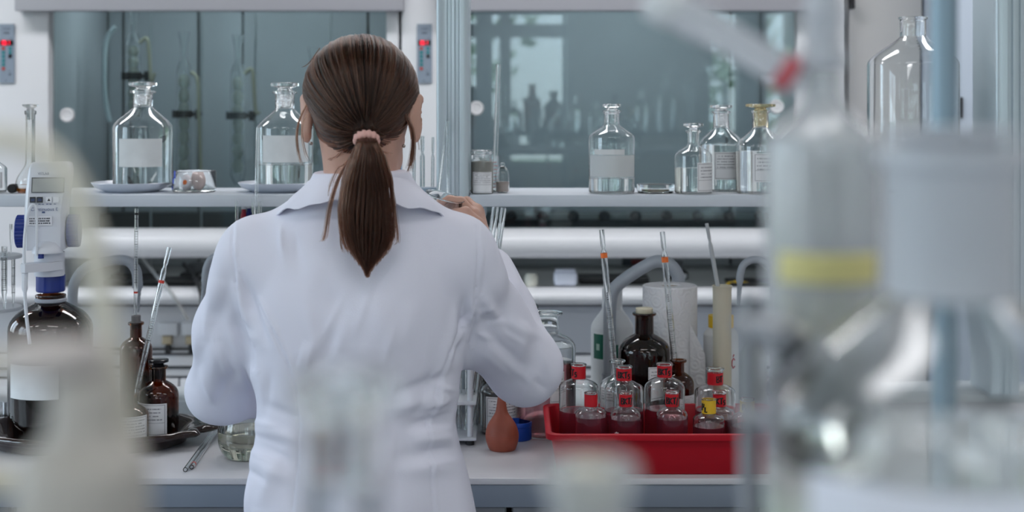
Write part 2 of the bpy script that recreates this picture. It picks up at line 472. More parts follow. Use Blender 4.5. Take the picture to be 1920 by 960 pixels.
# ------------------------------------------------------------------ fume hoods
HD = 4.60                                   # depth of the hood fronts
BLUEGREY = mat('control_plate', (0.24, 0.29, 0.36), rough=0.4)
REDLED = mat('red_led', (0.5, 0.01, 0.02), emit=(1.0, 0.02, 0.06), estr=1.6)
BTNRED = mat('button_red', (0.45, 0.07, 0.06), rough=0.4)
BTNTEAL = mat('button_teal', (0.02, 0.22, 0.25), rough=0.4)
DISPBLK = mat('display_black', (0.01, 0.008, 0.01), rough=0.2)
INKD = mat('dark_print', (0.06, 0.065, 0.08), rough=0.6)
BEIGE = mat('socket_contact', (0.45, 0.38, 0.26), rough=0.5)
KNOBW = mat('sash_button_white', (0.72, 0.72, 0.74), rough=0.35)
ztop = 2.40
ADDED_HOODLAMP_POWER = 2.2
def fume_hood(x0, x1, o0, o1, panel_px, label, sockets, knobs, seams):
    t = thing('fume_hood', label, 'fume hood', ((x0 + x1) / 2, HD, 0), 'fume hoods along the back wall')
    cx = (x0 + x1) / 2
    X0, X1, O0, O1 = x0 - cx, x1 - cx, o0 - cx, o1 - cx
    dep = 0.72
    zs1 = PZ(432, HD - .04); zs0 = PZ(485, HD - .04)       # sash rail
    zw = PZ(548, HD - .1)                                 # worktop
    zsill = PZ(574, HD - .1)
    zf = PZ(20, HD - .06)                                 # fascia underside
    # side posts, full height, in front of the cavity
    MB().box(X0 + .002, O0, 0, dep, 0.0, ztop).build('side_post', WHITE, t, bevel=.006)
    MB().box(O1, X1 - .002, 0, dep, 0.0, ztop).build('side_post', WHITE, t, bevel=.006)
    MB().box(O0 - .09, O1 + .06, -.06, -.002, zf, ztop).build('fascia', FASCIA, t, bevel=.004)
    MB().box(O0, O1, .3, dep, zf + .25, ztop).build('cavity_roof', HOODIN, t, smooth=0)
    # lining of the back wall as separate boards with recessed joints
    xs = [O0] + [PX(p, HD + dep - .05) - cx for p in seams] + [O1]
    for a, b in zip(xs[:-1], xs[1:]):
        MB().box(a + .005, b - .005, dep - .05, dep - .02, zw, zf + .25).build('back_panel', HOODIN, t, smooth=0)
    MB().box(O0, O1, dep - .02, dep, zw, zf + .25).build('back_backing', SEAM, t, smooth=0)
    MB().box(O0, O1, dep - .16, dep - .055, zw + .14, zw + .20).build('rear_ledge', SEAM, t, bevel=.004)
    lm = MB().box(O0 + .15, O1 - .15, .20, .28, zf + .19, zf + .245).build('added_hood_lamp', mat('added_hood_tube', (1, 1, 1), emit=(.88, .97, 1.0), estr=1.5), t, bevel=.01)  # tube and area light added to brighten the hood lining
    ld = bpy.data.lights.new('added_hood_light', 'AREA'); ld.shape = 'RECTANGLE'; ld.size = O1 - O0 - .3; ld.size_y = .08; ld.energy = ADDED_HOODLAMP_POWER; ld.color = (.88, .97, 1.0)
    lo = bpy.data.objects.new('added_hood_light', ld); COL.objects.link(lo); lo.parent = lm; lo.location = ((O0 + O1) / 2, .24, zf + .18); lo.rotation_euler = (.35, 0, 0)
    # sash: pane with a thick rounded rail at its lower edge
    MB().box(O0 + .002, O1 - .002, .045, .051, zs1 - .02, zf + .1).build('sash_pane', SASH, t, smooth=0)
    rail = MB(); ring = []
    for yy, zz in [(.06, zs0 + .01), (.02, zs0 + .002), (-.02, zs0), (-.045, zs0 + .012), (-.055, zs0 + .04), (-.05, zs0 + .065), (-.03, zs1 - .012), (0, zs1), (.06, zs1)]:
        ring.append((yy, zz))
    rail.loft([[(a, y, z) for y, z in ring] for a in (O0 + .004, O1 - .004)])
    rail.build('sash_rail', WHITE, t, smooth=60)
    for kx, ky in knobs:
        k = MB(); mxk = Matrix.Translation((PX(kx, HD) - cx, .043, PZ(ky, HD))) @ Matrix.Rotation(PI / 2, 4, 'X')
        k.lathe([(0, .014), (.014, .014), (.016, .017), (.021, .017), (.0235, .013), (.0235, .002), (0, .002)], 28, mxk)
        k.build('sash_button', KNOBW, t)
    # worktop and rounded sill
    MB().box(O0, O1, .0, dep - .05, zw - .04, zw).build('worktop', mat('hood_worktop', (0.30, 0.31, 0.31), rough=0.35), t, smooth=0)
    sl = MB(); ring = [(0, zsill + .003), (-.07, zsill), (-.10, zsill + .01), (-.105, zsill + .03), (-.095, zw - .004), (-.08, zw + .004), (0, zw + .004)]
    sl.loft([[(a, y, z) for y, z in ring] for a in (X0 + .004, X1 - .004)]); sl.build('sill', WHITE, t, smooth=60)
    zp = PZ(660, HD)
    MB().box(X0 + .004, X1 - .004, -.02, -.001, zp, zsill - .012).build('service_panel', WHITE if sockets else HOODGREY, t, bevel=.003)
    # base cabinet: carcase and two doors below the service panel
    MB().box(X0 + .006, X1 - .006, .0, dep, .08, zp - .006).build('base_carcase', CABW, t, smooth=0)
    mid = (X0 + X1) / 2
    for a, b in ((X0 + .008, mid - .003), (mid + .003, X1 - .008)):
        d = MB().box(a, b, -.02, -.001, .11, PZ(708, HD)).build('door', WHITE, t, bevel=.003)
        h = MB().tube([((a + b) / 2 - .06, -.021, .60), ((a + b) / 2 - .06, -.045, .60), ((a + b) / 2 + .06, -.045, .60), ((a + b) / 2 + .06, -.021, .60)], .005, 8)
        h.build('handle', STEEL, d)
    MB().box(X0 + .008, X1 - .008, -.02, -.001, PZ(703, HD), zp - .008).build('drawer_rail', WHITE, t, bevel=.003)
    MB().box(X0 + .008, X1 - .008, -.0235, -.0205, PZ(689, HD), PZ(684, HD)).build('painted_gap_shade', SEAM, t, smooth=0)  # raised dark strip, drawn on the rail as the shade of a gap
    for px in sockets:
        xx = PX(px, HD - .03) - cx
        s = MB().box(xx - .031, xx + .031, -.045, -.021, PZ(628, HD - .03), PZ(604, HD - .03)).build('socket_flap', WHITE, t, bevel=.004)
        MB().box(xx - .018, xx + .012, -.043, -.021, PZ(645, HD - .03), PZ(629, HD - .03)).build('contact', BEIGE, s, bevel=.002)
        MB().box(xx - .008, xx + .007, -.05, -.021, PZ(662, HD - .03), PZ(646, HD - .03)).build('plug', DARK, s, bevel=.003)
    if sockets:
        MB().tube([(X0 + .2, -.028, PZ(655, HD - .03)), (PX(sockets[-1], HD) - cx + .3, -.028, PZ(654, HD - .03))], .004, 6).build('cable', DARK, t)
    # control plate with display, keys and print
    a, b = panel_px
    pa, pb = PX(a, HD) - cx, PX(b, HD) - cx
    plate = MB().box(pa, pb, -.006, -.0015, PZ(156, HD), PZ(45, HD)).build('control_plate', BLUEGREY, t, bevel=.001, bseg=1)
    q = (pb - pa) / 28.0
    def pz(y): return PZ(y, HD)
    MB().box(pa + 2 * q, pb - 2 * q, -.0085, -.0061, pz(85), pz(75.5)).build('display', DISPBLK, plate, smooth=0)
    dg = MB(); xc = pa + 11 * q
    SEG = {'8': 'abcdefg', '1': 'bc', '6': 'acdefg', '0': 'abcdef'}
    for ch, x_ in (('8', pa + 8.3 * q), ('6', pa + 13 * q), ('1', pa + 18 * q)):
        ww, hh, th = 1.6 * q, 3.4 * q, .55 * q; zc = pz(80.2)
        for sname in SEG[ch]:
            r = {'a': (-ww, ww, hh, hh), 'd': (-ww, ww, -hh, -hh), 'g': (-ww, ww, 0, 0), 'b': (ww, ww, 0, hh), 'c': (ww, ww, -hh, 0), 'f': (-ww, -ww, 0, hh), 'e': (-ww, -ww, -hh, 0)}[sname]
            dg.box(x_ + r[0] - th, x_ + r[1] + th, -.0092, -.0086, zc + r[2] - th, zc + r[3] + th)
    dg.build('digits', REDLED, plate, smooth=0)
    def disc(name, m, x_, y_, r):
        mx = Matrix.Translation((x_, -.0062, pz(y_))) @ Matrix.Rotation(PI / 2, 4, 'X')
        MB().lathe([(0, .0022), (r * .8, .0022), (r, .001), (r, 0), (0, 0)], 16, mx).build(name, m, plate)
    for y_, m in ((91, BTNRED), (98.5, BTNTEAL), (106, BTNTEAL), (114, BTNTEAL), (121.5, BTNTEAL), (129, BTNRED)):
        disc('button', m, pa + 8.3 * q, y_, 3.2 * q)
    for y_ in (91, 98.5): disc('button', BTNTEAL, pa + 20.5 * q, y_, 3.2 * q)
    MB().box(pa + 18 * q, pa + 23.5 * q, -.0085, -.0061, pz(108.5), pz(102.5)).build('key', DISPBLK, plate, smooth=0)
    pr = MB()
    for (u0, u1, y0_, y1_) in ((8, 21, 55, 53.5), (9, 19.5, 63.5, 60.5), (18, 23, 141.5, 137.5), (17, 22, 134, 133), (11, 15, 152, 150.5), (20, 24, 72.5, 71.5)):
        n_ = max(2, int((u1 - u0) / 2)); st = (u1 - u0) / n_
        for i in range(n_): pr.box(pa + (u0 + i * st) * q, pa + (u0 + (i + .72) * st) * q, -.0065, -.0061, pz(y0_), pz(y1_))
    pr.build('print', INKD, plate, smooth=0)
    return t
HX = PX(880, HD)
hood_a = fume_hood(-1.78, -.365, PX(91, HD), PX(724, HD), (-1, 28),
                   'white fume hood with glass condensers behind its sash, left of the grey post', [316, 360], [(120, 216)], [120, 231, 372, 455, 690])
hood_b = fume_hood(-.36, PX(1584, HD), PX(872, HD), PX(1495, HD), (782, 810),
                   'white fume hood whose sash mirrors windows and bottles, right of the grey post', [], [(893, 203), (1460, 200)], [1370])

# pieces inside the left hood
GL = mat('clear_glass', (0.97, 0.985, 0.985), rough=0.0, trans=1.0, ior=1.46)
CLOUD = mat('milky_glass', (0.80, 0.80, 0.70), rough=0.30, trans=0.40, ior=1.4)
TUBEY = mat('yellowed_hose', (0.42, 0.40, 0.30), rough=0.45)
TUBEW = mat('clear_hose', (0.62, 0.70, 0.72), rough=0.35)
def condenser(px, D, y0, y1, label, hose):
    """tall glass condenser: flared head, narrow neck, outer jacket, a column of bulbs inside and a clamp"""
    t = thing('glass_condenser', label, 'condenser', (PX(px, D), D, 0), 'glass condensers hanging in the left hood')
    z0, z1 = PZ(y1, D), PZ(y0, D); zj = z1 - (z1 - z0) * .24
    MB().lathe([(.017, z1), (.0195, z1), (.012, z1 - .045), (.0105, z1 - .06), (.0105, zj + .03), (.017, zj + .02), (.024, zj), (.0255, zj - .02), (.0255, z0 + .03), (.012, z0), (.009, z0), (.0225, z0 + .03), (.0225, zj - .02), (.009, zj + .03), (.009, z1 - .05)], 24, closed=True).build('jacket', GL, t)
    pr = []; n = 7
    for k in range(n * 8 + 1):
        s = k / (n * 8); z = z0 + .04 + (zj - z0 - .06) * s
        pr.append((.008 + .0105 * math.sin(PI * ((s * n) % 1.0)) ** .8, z))
    MB().lathe([(0, pr[0][1])] + pr + [(0, pr[-1][1])], 20).build('bulb_column', CLOUD, t)
    zc = z0 + (z1 - z0) * .46
    c = MB().lathe([(.027, zc - .012), (.031, zc - .012), (.031, zc + .012), (.027, zc + .012)], 20, closed=True)
    c.box(.03, .062, -.005, .005, zc - .006, zc + .006); c.box(.040, .056, -.012, .012, zc - .018, zc + .016); c.box(-.040, -.030, -.008, .008, zc - .014, zc + .014)
    c.build('clamp', DARK, t, bevel=.0)
    p = smooth_path([(.024, -.01, zj - .01), (.05, -.01, zj + .005), (.058, -.01, zj - .06), (.064, -.01, zj - .14), (.078, -.012, zc + .01)]) if hose else smooth_path([(.026, -.005, z1 - .14), (.05, -.01, z1 - .17), (.055, -.01, zc - .02), (.062, -.01, z0 + .03)])
    MB().tube(p, .0065, 8).build('hose', TUBEY, t)
    r = MB().tube([(.060, .004, PZ(548, HD)), (.060, .004, z1 + .2)], .0035, 8); r.build('support_rod', mat('dark_steel_rod', (.5, .52, .53), rough=.4, metal=1), t)
condenser(250, 4.95, 22, 245, 'tall glass condenser behind the big stoppered bottle, nearest the hood edge', True)
condenser(345, 4.98, 60, 345, 'glass condenser with milky bulbs, middle one of three in the left hood', False)
condenser(446, 4.96, 66, 345, 'glass condenser with a yellowed hose and black clamp, nearest the ponytailed woman', True)
condenser(588, 5.0, 90, 330, 'glass condenser half hidden behind the woman\'s head', False)
D = 4.9
tag(MB().tube(smooth_path([P3(216, 50, D), P3(200, 75, D), P3(196, 130, D), P3(198, 190, D), P3(205, 228, D)]), .009, 8).build('rubber_hose', TUBEW),
    'pale translucent hose curving down left of the first condenser', 'hose')
# clutter on the hood worktops
zwk = PZ(548, HD - .1)
def mantle(x0, x1, D, ytop, label, m=DARK):
    t = thing('heating_mantle', label, 'heater', (PX((x0 + x1) / 2, D), D, zwk), 'dark heaters in the hoods')
    h = PZ(ytop, D) - zwk; hw = PW(x1 - x0, D) / 2
    MB().box(-hw, hw, -.07, .07, 0.0, h * .45).build('case', m, t, bevel=.006)
    MB().lathe([(hw * .75, h * .45), (hw * .7, h), (hw * .55, h), (hw * .5, h * .6), (0, h * .5)], 24).build('bowl', mat('mantle_grey', (.16, .17, .18), rough=.7), t)
    mk = Matrix.Translation((hw * .5, -.071, h * .22)) @ Matrix.Rotation(PI / 2, 4, 'X')
    MB().lathe([(0, .012), (.009, .012), (.011, 0), (0, 0)], 14, mk).build('dial', STEEL, t)
mantle(215, 290, 4.85, 495, 'black heating mantle behind the grey gooseneck tap in the left hood')
mantle(345, 400, 4.9, 493, 'black heating mantle beside the woman\'s left sleeve in the hood')
mantle(1250, 1286, 4.9, 488, 'narrow black block standing in for a dark gap in the right hood')  # added dark body in place of a black vertical gap
tag(MB().box(PX(200, 4.72), PX(372, 4.72), 4.66, 4.78, zwk + .001, zwk + .018).build('black_tray', DARK, bevel=.004),
    'flat black tray lying on the left hood worktop', 'tray')
tag(MB().tube(smooth_path([P3(268, 487, 4.75), P3(292, 515, 4.64), P3(320, 548, 4.47), P3(340, 580, 4.46), P3(352, 600, 4.46)]), .006, 8).build('grey_cable', mat('grey_cable', (.35, .36, .36), rough=.5)),
    'grey cable hanging out over the left hood sill', 'cable')
tag(MB().tube(smooth_path([P3(345, 495, 4.8), P3(362, 515, 4.66), P3(375, 545, 4.46), P3(380, 590, 4.44), P3(376, 640, 4.44)]), .007, 8).build('black_cable', DARK),
    'black cable hanging over the sill beside the woman\'s left elbow', 'cable')
def white_box():
    D = 4.63
    t = thing('white_box', 'small white rounded plastic box on the right hood sill', 'box', (PX(1060, D), D, zwk + .005))
    MB().box(-.038, .038, -.03, .03, 0, .047).build('case', mat('white_plastic_box', (.66, .70, .80), rough=.4), t, bevel=.012, bseg=3)
    MB().box(-.033, .033, -.026, .026, .0475, .053).build('lid', MATS['white_plastic_box'], t, bevel=.003)
white_box()
tag(MB().lathe([(0, 0), (.02, 0), (.022, .004), (.022, .03), (.016, .04), (0, .041)], 24, Matrix.Translation((PX(996, 4.62), 4.62, zwk + .005))).build('cream_stopper', mat('cream_plastic', (.66, .66, .58), rough=.45)),
    'cream plastic cap on the right hood sill beside the sleeve', 'cap')
tag(MB().box(PX(1085, 4.75), PX(1215, 4.75), 4.70, 4.82, zwk + .001, zwk + .022).build('hotplate', DARK, bevel=.004),
    'flat black hotplate on the right hood worktop behind the white box', 'hotplate')
tag(MB().box(PX(1365, 4.7), PX(1480, 4.7), 4.64, 4.78, zwk + .001, zwk + .012).build('black_mat', DARK, bevel=.003),
    'flat black mat under the yellow tongs in the right hood', 'mat')
tag(MB().tube(smooth_path([P3(1362, 534, 4.66), P3(1372, 531, 4.66), P3(1392, 532, 4.66), P3(1412, 537, 4.66), P3(1422, 541, 4.66)]), [.006] * 8 + [.009] * 8 + [.004] * 9, 8).build('tongs', mat('yellow_plastic', (.75, .48, .02), rough=.4)),
    'yellow plastic handle lying on the black mat in the right hood', 'tool')
def hood_panel(x0, x1, y0, y1):
    D = HD + .66
    t = thing('socket_panel', 'small dark switch panel with a red switch on the back lining of the right hood', 'panel', (PX((x0 + x1) / 2, D), D, PZ((y0 + y1) / 2, D)))
    hw, hh = PW(x1 - x0, D) / 2, PW(y1 - y0, D) / 2
    MB().box(-hw, hw, 0, .012, -hh, hh).build('plate', mat('dark_slate', (.06, .07, .085), rough=.5), t, bevel=.002)
    MB().box(-hw * .45, hw * .45, -.006, -.0005, -hh * .5, hh * .5).build('switch', mat('dark_red_switch', (.16, .02, .02), rough=.4), t, bevel=.002)
hood_panel(1167, 1226, 481, 500)
def service_rail(hx0, hx1, n, label):
    D = HD + .48
    t = thing('tap_rail', label, 'tap rail', ((hx0 + hx1) / 2, D, PZ(406, D)))
    hw = (hx1 - hx0) / 2
    MB().box(-hw, hw, 0, .05, -.012, .012).build('rail', mat('rail_grey', (.22, .23, .23), rough=.5), t, bevel=.003)
    for i in range(n):
        x = -hw + (i + .5) * 2 * hw / n
        mx = Matrix.Translation((x, -.001, .004)) @ Matrix.Rotation(PI / 2, 4, 'X')
        MB().lathe([(0, .05), (.012, .05), (.02, .04), (.02, .02), (.009, .015), (.009, 0), (0, 0)], 16, mx).build('tap', DARK, t)
service_rail(PX(930, 5.2), PX(1440, 5.2), 9, 'dark row of gas taps along the back lining of the right hood')

# cabinet between the right hood and the side wall
D = 4.35
t = thing('tall_cabinet', 'tall blue-grey cabinet with a dark slot handle at the right edge', 'cabinet', (PX(1900, D), D, 0))
BG = mat('cabinet_bluegrey', (.50, .57, .67), rough=.35)
hw = PW(112, D)
MB().box(-hw, hw, 0.02, .9, 0.0, 2.3).build('carcase', BG, t, smooth=0)
for a, b in ((-hw, -.003), (.003, hw)):
    d = MB().box(a, b, 0, .019, .08, 2.28).build('door', BG, t, bevel=.002)
    xx = a + .02 if a < -.01 else b - .02
    MB().box(xx - .008, xx + .008, -.006, -.0005, PZ(222, D), PZ(182, D)).build('handle', SEAM, d, bevel=.003)

# small black bracket on the wall beside the right hood
tag(MB().box(PX(1587, 4.63) + .012, PX(1594, 4.63) + .012, 4.61, 4.659, PZ(18, 4.65), PZ(-6, 4.65)).build('wall_bracket', DARK, bevel=.003), 'small black bracket high on the wall beside the right hood', 'bracket')

# ------------------------------------------------------------------ the woman's bench
BY0, BY1, BZ = 2.45, 2.97, 0.90
def bench(name, label, x0, x1, y0, y1, z):
    t = thing(name, label, 'bench', ((x0 + x1) / 2, y0, z))
    hx = (x1 - x0) / 2
    MB().box(-hx, hx, 0, y1 - y0, -.012, 0).build('worktop', WTOP, t, bevel=.003)
    MB().box(-hx, hx, .004, .03, -.052, -.0125).build('edge_band', WEDGE, t, bevel=.002)
    MB().box(-hx, hx, .031, y1 - y0 - .01, -.045, -.0125).build('core', WEDGE, t, smooth=0)
    return t
b1 = bench('lab_bench', 'long grey laboratory bench the woman works at', -1.75, 1.75, BY0, BY1, BZ)
tag(MB().box(-1.75, 1.75, BY1 + .002, 3.13, 0.0, .925).build('service_ledge', mat('ledge_grey', (.50, .53, .55), rough=.4), bevel=.004),
    'raised grey service ledge along the back of the bench, under the shelf', 'ledge')
for i in range(4):
    x0 = -1.74 + i * .87
    t = thing('base_cabinet', ['base cabinet under the left end of the bench', 'base cabinet under the bench behind the woman', 'base cabinet under the bench below the red tray', 'base cabinet under the right end of the bench'][i], 'cabinet', (x0 + .43, BY0 + .04, 0), 'cabinets under the bench')
    MB().box(-.43, .43, .02, .48, 0, BZ - .054).build('carcase', CABW, t, smooth=0)
    for a, b in ((-.428, -.003), (.003, .428)):
        d = MB().box(a, b, 0, .018, .09, BZ - .062).build('door', CABW, t, bevel=.002)
        xm = (a + b) / 2
        MB().tube([(xm - .06, -.001, .70), (xm - .06, -.028, .70), (xm + .06, -.028, .70), (xm + .06, -.001, .70)], .005, 8).build('handle', STEEL, d)

# posts and reagent shelves
SD, SB = 2.93, 3.18
SZ = PZ(365, SD)
ST = PW(23, SD)
def post(px0, px1, D, label):
    x0, x1 = PX(px0, D), PX(px1, D); hw = (x1 - x0) / 2
    t = thing('shelf_post', label, 'post', ((x0 + x1) / 2, D, .926), 'posts carrying the reagent shelves')
    h = 1.6
    f = MB(); pr = [(-hw, .02), (-hw, .004), (-hw + .004, 0), (-.012, 0), (-.010, .004), (-.004, .004), (-.002, -.002), (.004, -.002), (.006, .004), (.012, .004), (.014, 0), (hw - .004, 0), (hw, .004), (hw, .02), (hw, .15), (-hw, .15)]
    f.loft([[(a, b, z) for a, b in pr] for z in (0, h)]); f.build('profile', ALU, t, smooth=50)
    MB().box(-hw - .01, hw + .01, -.01, .16, h + .001, h + .012).build('end_cap', DARK, t, bevel=.003)
    return x0, x1
pA = post(818, 879, SD + .0, 'blue-grey grooved metal post standing behind the woman\'s right shoulder')
pB = post(1868, 1934, SD + .0, 'blue-grey grooved metal post at the far right edge, behind the carboy')
def shelf(x0, x1, label):
    t = thing('reagent_shelf', label, 'shelf', ((x0 + x1) / 2, SD, SZ))
    hx = (x1 - x0) / 2
    MB().box(-hx, hx, .0, SB - SD, -ST, 0).build('board', SHELFM, t, bevel=.003)
    for sx_ in (-1, 1):
        MB().box(sx_ * (hx - .02) - .012, sx_ * (hx - .02) + .012, .04, SB - SD - .02, -ST - .03, -ST - .0005).build('bracket', ALU, t, bevel=.002)
    return t
shelf(PX(-127.5, SD), pA[0] - .001, 'left reagent shelf with white dishes and big stoppered bottles on it')
shelf(pA[1] + .001, pB[0] - .001, 'right reagent shelf between the two grey posts')
p_ = post(-190, -128, SD, 'blue-grey grooved metal post beyond the left edge of the frame')
# ------------------------------------------------------------------ materials of the glassware
AMB = mat('amber_glass', (0.25, 0.065, 0.012), rough=0.0, trans=1.0, ior=1.5)
AMBD = mat('dark_amber_glass', (0.10, 0.028, 0.010), rough=0.0, trans=1.0, ior=1.5)
FROST = mat('ground_glass', (0.93, 0.94, 0.92), rough=0.28, trans=1.0, ior=1.45)
WATER = mat('clear_liquid', (0.97, 0.98, 0.96), rough=0.0, trans=1.0, ior=1.33)
YLIQ = mat('pale_grey_liquid', (0.66, 0.64, 0.52), rough=0.0, trans=1.0, ior=1.33)
PINK = mat('pink_liquid', (0.66, 0.28, 0.30), rough=0.0, trans=1.0, ior=1.33)
TRAYTINT = mat('tray_tinted_liquid', (0.52, 0.10, 0.16), rough=0.02, trans=0.72, ior=1.33)  # clear liquid; the red tray's reflected pink is put into its colour
DARKLIQ = mat('dark_reagent', (0.03, 0.008, 0.004), rough=0.0, trans=0.5, ior=1.35)
BLKGLASS = mat('black_glass_stopper', (0.012, 0.012, 0.014), rough=0.08)
CREAM = mat('cream_stopper', (0.62, 0.56, 0.42), rough=0.5)
GREYRUB = mat('grey_rubber', (0.16, 0.155, 0.16), rough=0.7)
REDTAPE = mat('red_tape', (0.55, 0.008, 0.018), rough=0.4)
YELTAPE = mat('yellow_tape', (0.78, 0.50, 0.03), rough=0.45)
MARKER = mat('black_marker', (0.012, 0.01, 0.012), rough=0.5)
BAREPAPER = mat('faded_paper', (0.73, 0.75, 0.76), rough=0.75, var=0.04, vscale=30)
ORANGE = mat('orange_ring', (0.75, 0.16, 0.03), rough=0.5)
REDRING = mat('red_ring', (0.65, 0.06, 0.04), rough=0.5)
PRINTG = mat('graduation_print', (0.03, 0.03, 0.035), rough=0.6)
LAB = [label_mat('printed_label_%s' % n, rows=r, seed=s, aspect=a) for n, r, s, a in (('a', 9, 1.0, 1.0), ('b', 10, 4.0, .9), ('c', 8, 9.0, .8), ('d', 11, 14.0, 1.0))]

def shoulder_curve(R, zs, rn, zn, style):
    h = zn - zs
    if style == 'cone': c = ((R, zs), (R, zs + .34 * h), (rn + .22 * (R - rn), zn - .30 * h), (rn, zn))
    else: c = ((R, zs), (R, zs + .62 * h), (rn + .25 * (R - rn), zn - .16 * h), (rn, zn))
    return bez(*c, n=10)

def bottle(name, label, cat, px, D, zb, Rpx, y_sh, y_neck, y_top, rn_px, rr_px, style='cone', glass=None, t=None,
           stopper=None, y_stop=None, rs_px=None, liquid=None, y_liq=None, paper=None, tape=None, word=None, group=None,
           stopper_mat=None, frost=False, logo=False, seg=44, mouth_lip=5, D_sh=None):
    """stoppered laboratory bottle built from its outline; heights are read off at its own distance D"""
    x = PX(px, D)
    e = thing(name, label, cat, (x, D, zb), group)
    glass = glass or GL
    R, rn, rr = PW(Rpx, D), PW(rn_px, D), PW(rr_px, D)
    zs, zn, zt = PZ(y_sh, D) - zb, PZ(y_neck, D) - zb, PZ(y_top, D) - zb
    t = t or max(.0014, R * .035)
    lip = PW(mouth_lip, D)
    sc = shoulder_curve(R, zs, rn, zn, style); si = shoulder_curve(R - t, zs, max(rn - t, .002), zn, style)
    out = [(0, .0015), (R * .78, 0), (R - .004, 0), (R - .0012, .0012), (R, .004)] + sc + [(rn, zn + .002), (rn * .99, zt - lip * 1.5), (rn * 1.02, zt - lip), (rr - .0008, zt - lip * .9), (rr, zt - lip * .6), (rr, zt - lip * .2), (rr - .0008, zt), (max(rn - t, .002) + .0012, zt), (max(rn - t, .002), zt - .0012)]
    inn = list(reversed(si)) + [(R - t, t + .004), (R - t - .003, t + .0015), (0, t + .0035)]
    MB().lathe(out + inn, seg).build('glass', glass, e)
    if liquid:
        zl = PZ(y_liq, D) - zb
        rr_ = R - t + .0004; pl = [(0, t + .003), (rr_ - .003, t + .001), (rr_, t + .0035)]
        if zl <= zs: pl += [(rr_, zl - .0008), (rr_ - .001, zl), (0, zl - .0008)]
        else:
            for r_, z_ in si:
                if z_ < zl: pl.append((r_ + .0004, z_))
            r_l = np.interp(zl, [q[1] for q in si], [q[0] for q in si]); pl += [(r_l, zl), (0, zl)]
        MB().lathe(pl, seg).build('liquid', liquid, e)
    if stopper:
        zk = (PZ(y_stop, D) - zb) if y_stop else zt + .02
        rs = PW(rs_px, D) if rs_px else rr
        ri = max(rn - t, .002) - .0002; sm = stopper_mat or glass
        if stopper == 'flat':       # ground plug, waist and a flat round head
            pr = [(0, zn + (zt - zn) * .15), (ri * .86, zn + (zt - zn) * .15), (ri, zt + .0005), (ri * .75, zt + (zk - zt) * .35), (rs * .7, zk - (zk - zt) * .55), (rs, zk - (zk - zt) * .4), (rs, zk - .001), (rs - .0012, zk), (0, zk)]
        elif stopper == 'plug':     # rubber bung
            pr = [(0, zt - .012), (ri * .92, zt - .012), (ri, zt), (rs, zt + .0005), (rs * 1.02, zk - .0008), (rs - .0008, zk), (0, zk)]
        MB().lathe(pr, 32).build('stopper', sm, e)
    if paper:
        for (u0, u1, v1, v0, m_) in paper:       # edges of the label in photo pixels; wrapped around the body
            a0 = -90 + math.degrees(math.asin(max(-1, min(1, (u0 - px) / Rpx)))); a1 = -90 + math.degrees(math.asin(max(-1, min(1, (u1 - px) / Rpx))))
            MB().patch(R + .0003, PZ(v0, D) - zb, PZ(v1, D) - zb, a0, a1).build('paper_label', m_, e, normals=False)
    if tape:
        v1, v0, m_ = tape
        z0, z1 = PZ(v0, D) - zb, PZ(v1, D) - zb
        b = MB().lathe([(rn + .0002, z0), (rn + .0009, z0), (rn + .0009, z1), (rn + .0002, z1)], 32, closed=True).build('tape_band', m_, e)
        if word:
            handwriting(MB(), word[0], rn + .0009, (z0 + z1) / 2, (z1 - z0) * .52, -90 + word[1], wgap=.56, pen=.21).build('handwriting', MARKER, b, smooth=0)
    if logo:
        lz = PZ(logo[1], D) - zb; a = -90 + math.degrees(math.asin((logo[0] - px) / Rpx)); r_ = PW(4.2, D); mb = MB()
        for k in range(7):
            th = 2 * PI * k / 7
            for rad, off in ((r_ * .42, r_ * .95), (r_ * .75, 0)):
                if off == 0 and k: continue
                c = [(math.cos(2 * PI * j / 10) * rad + off * math.cos(th), math.sin(2 * PI * j / 10) * rad + off * math.sin(th)) for j in range(10)]
                vs = [((R + .0004) * math.cos(math.radians(a) + p[0] / R), (R + .0004) * math.sin(math.radians(a) + p[0] / R), lz + p[1]) for p in c]
                mb.add(vs, [tuple(range(10))])
        mb.build('etched_mark', mat('etched_white', (.75, .72, .72), rough=.8), e, smooth=0, normals=False)
    return e

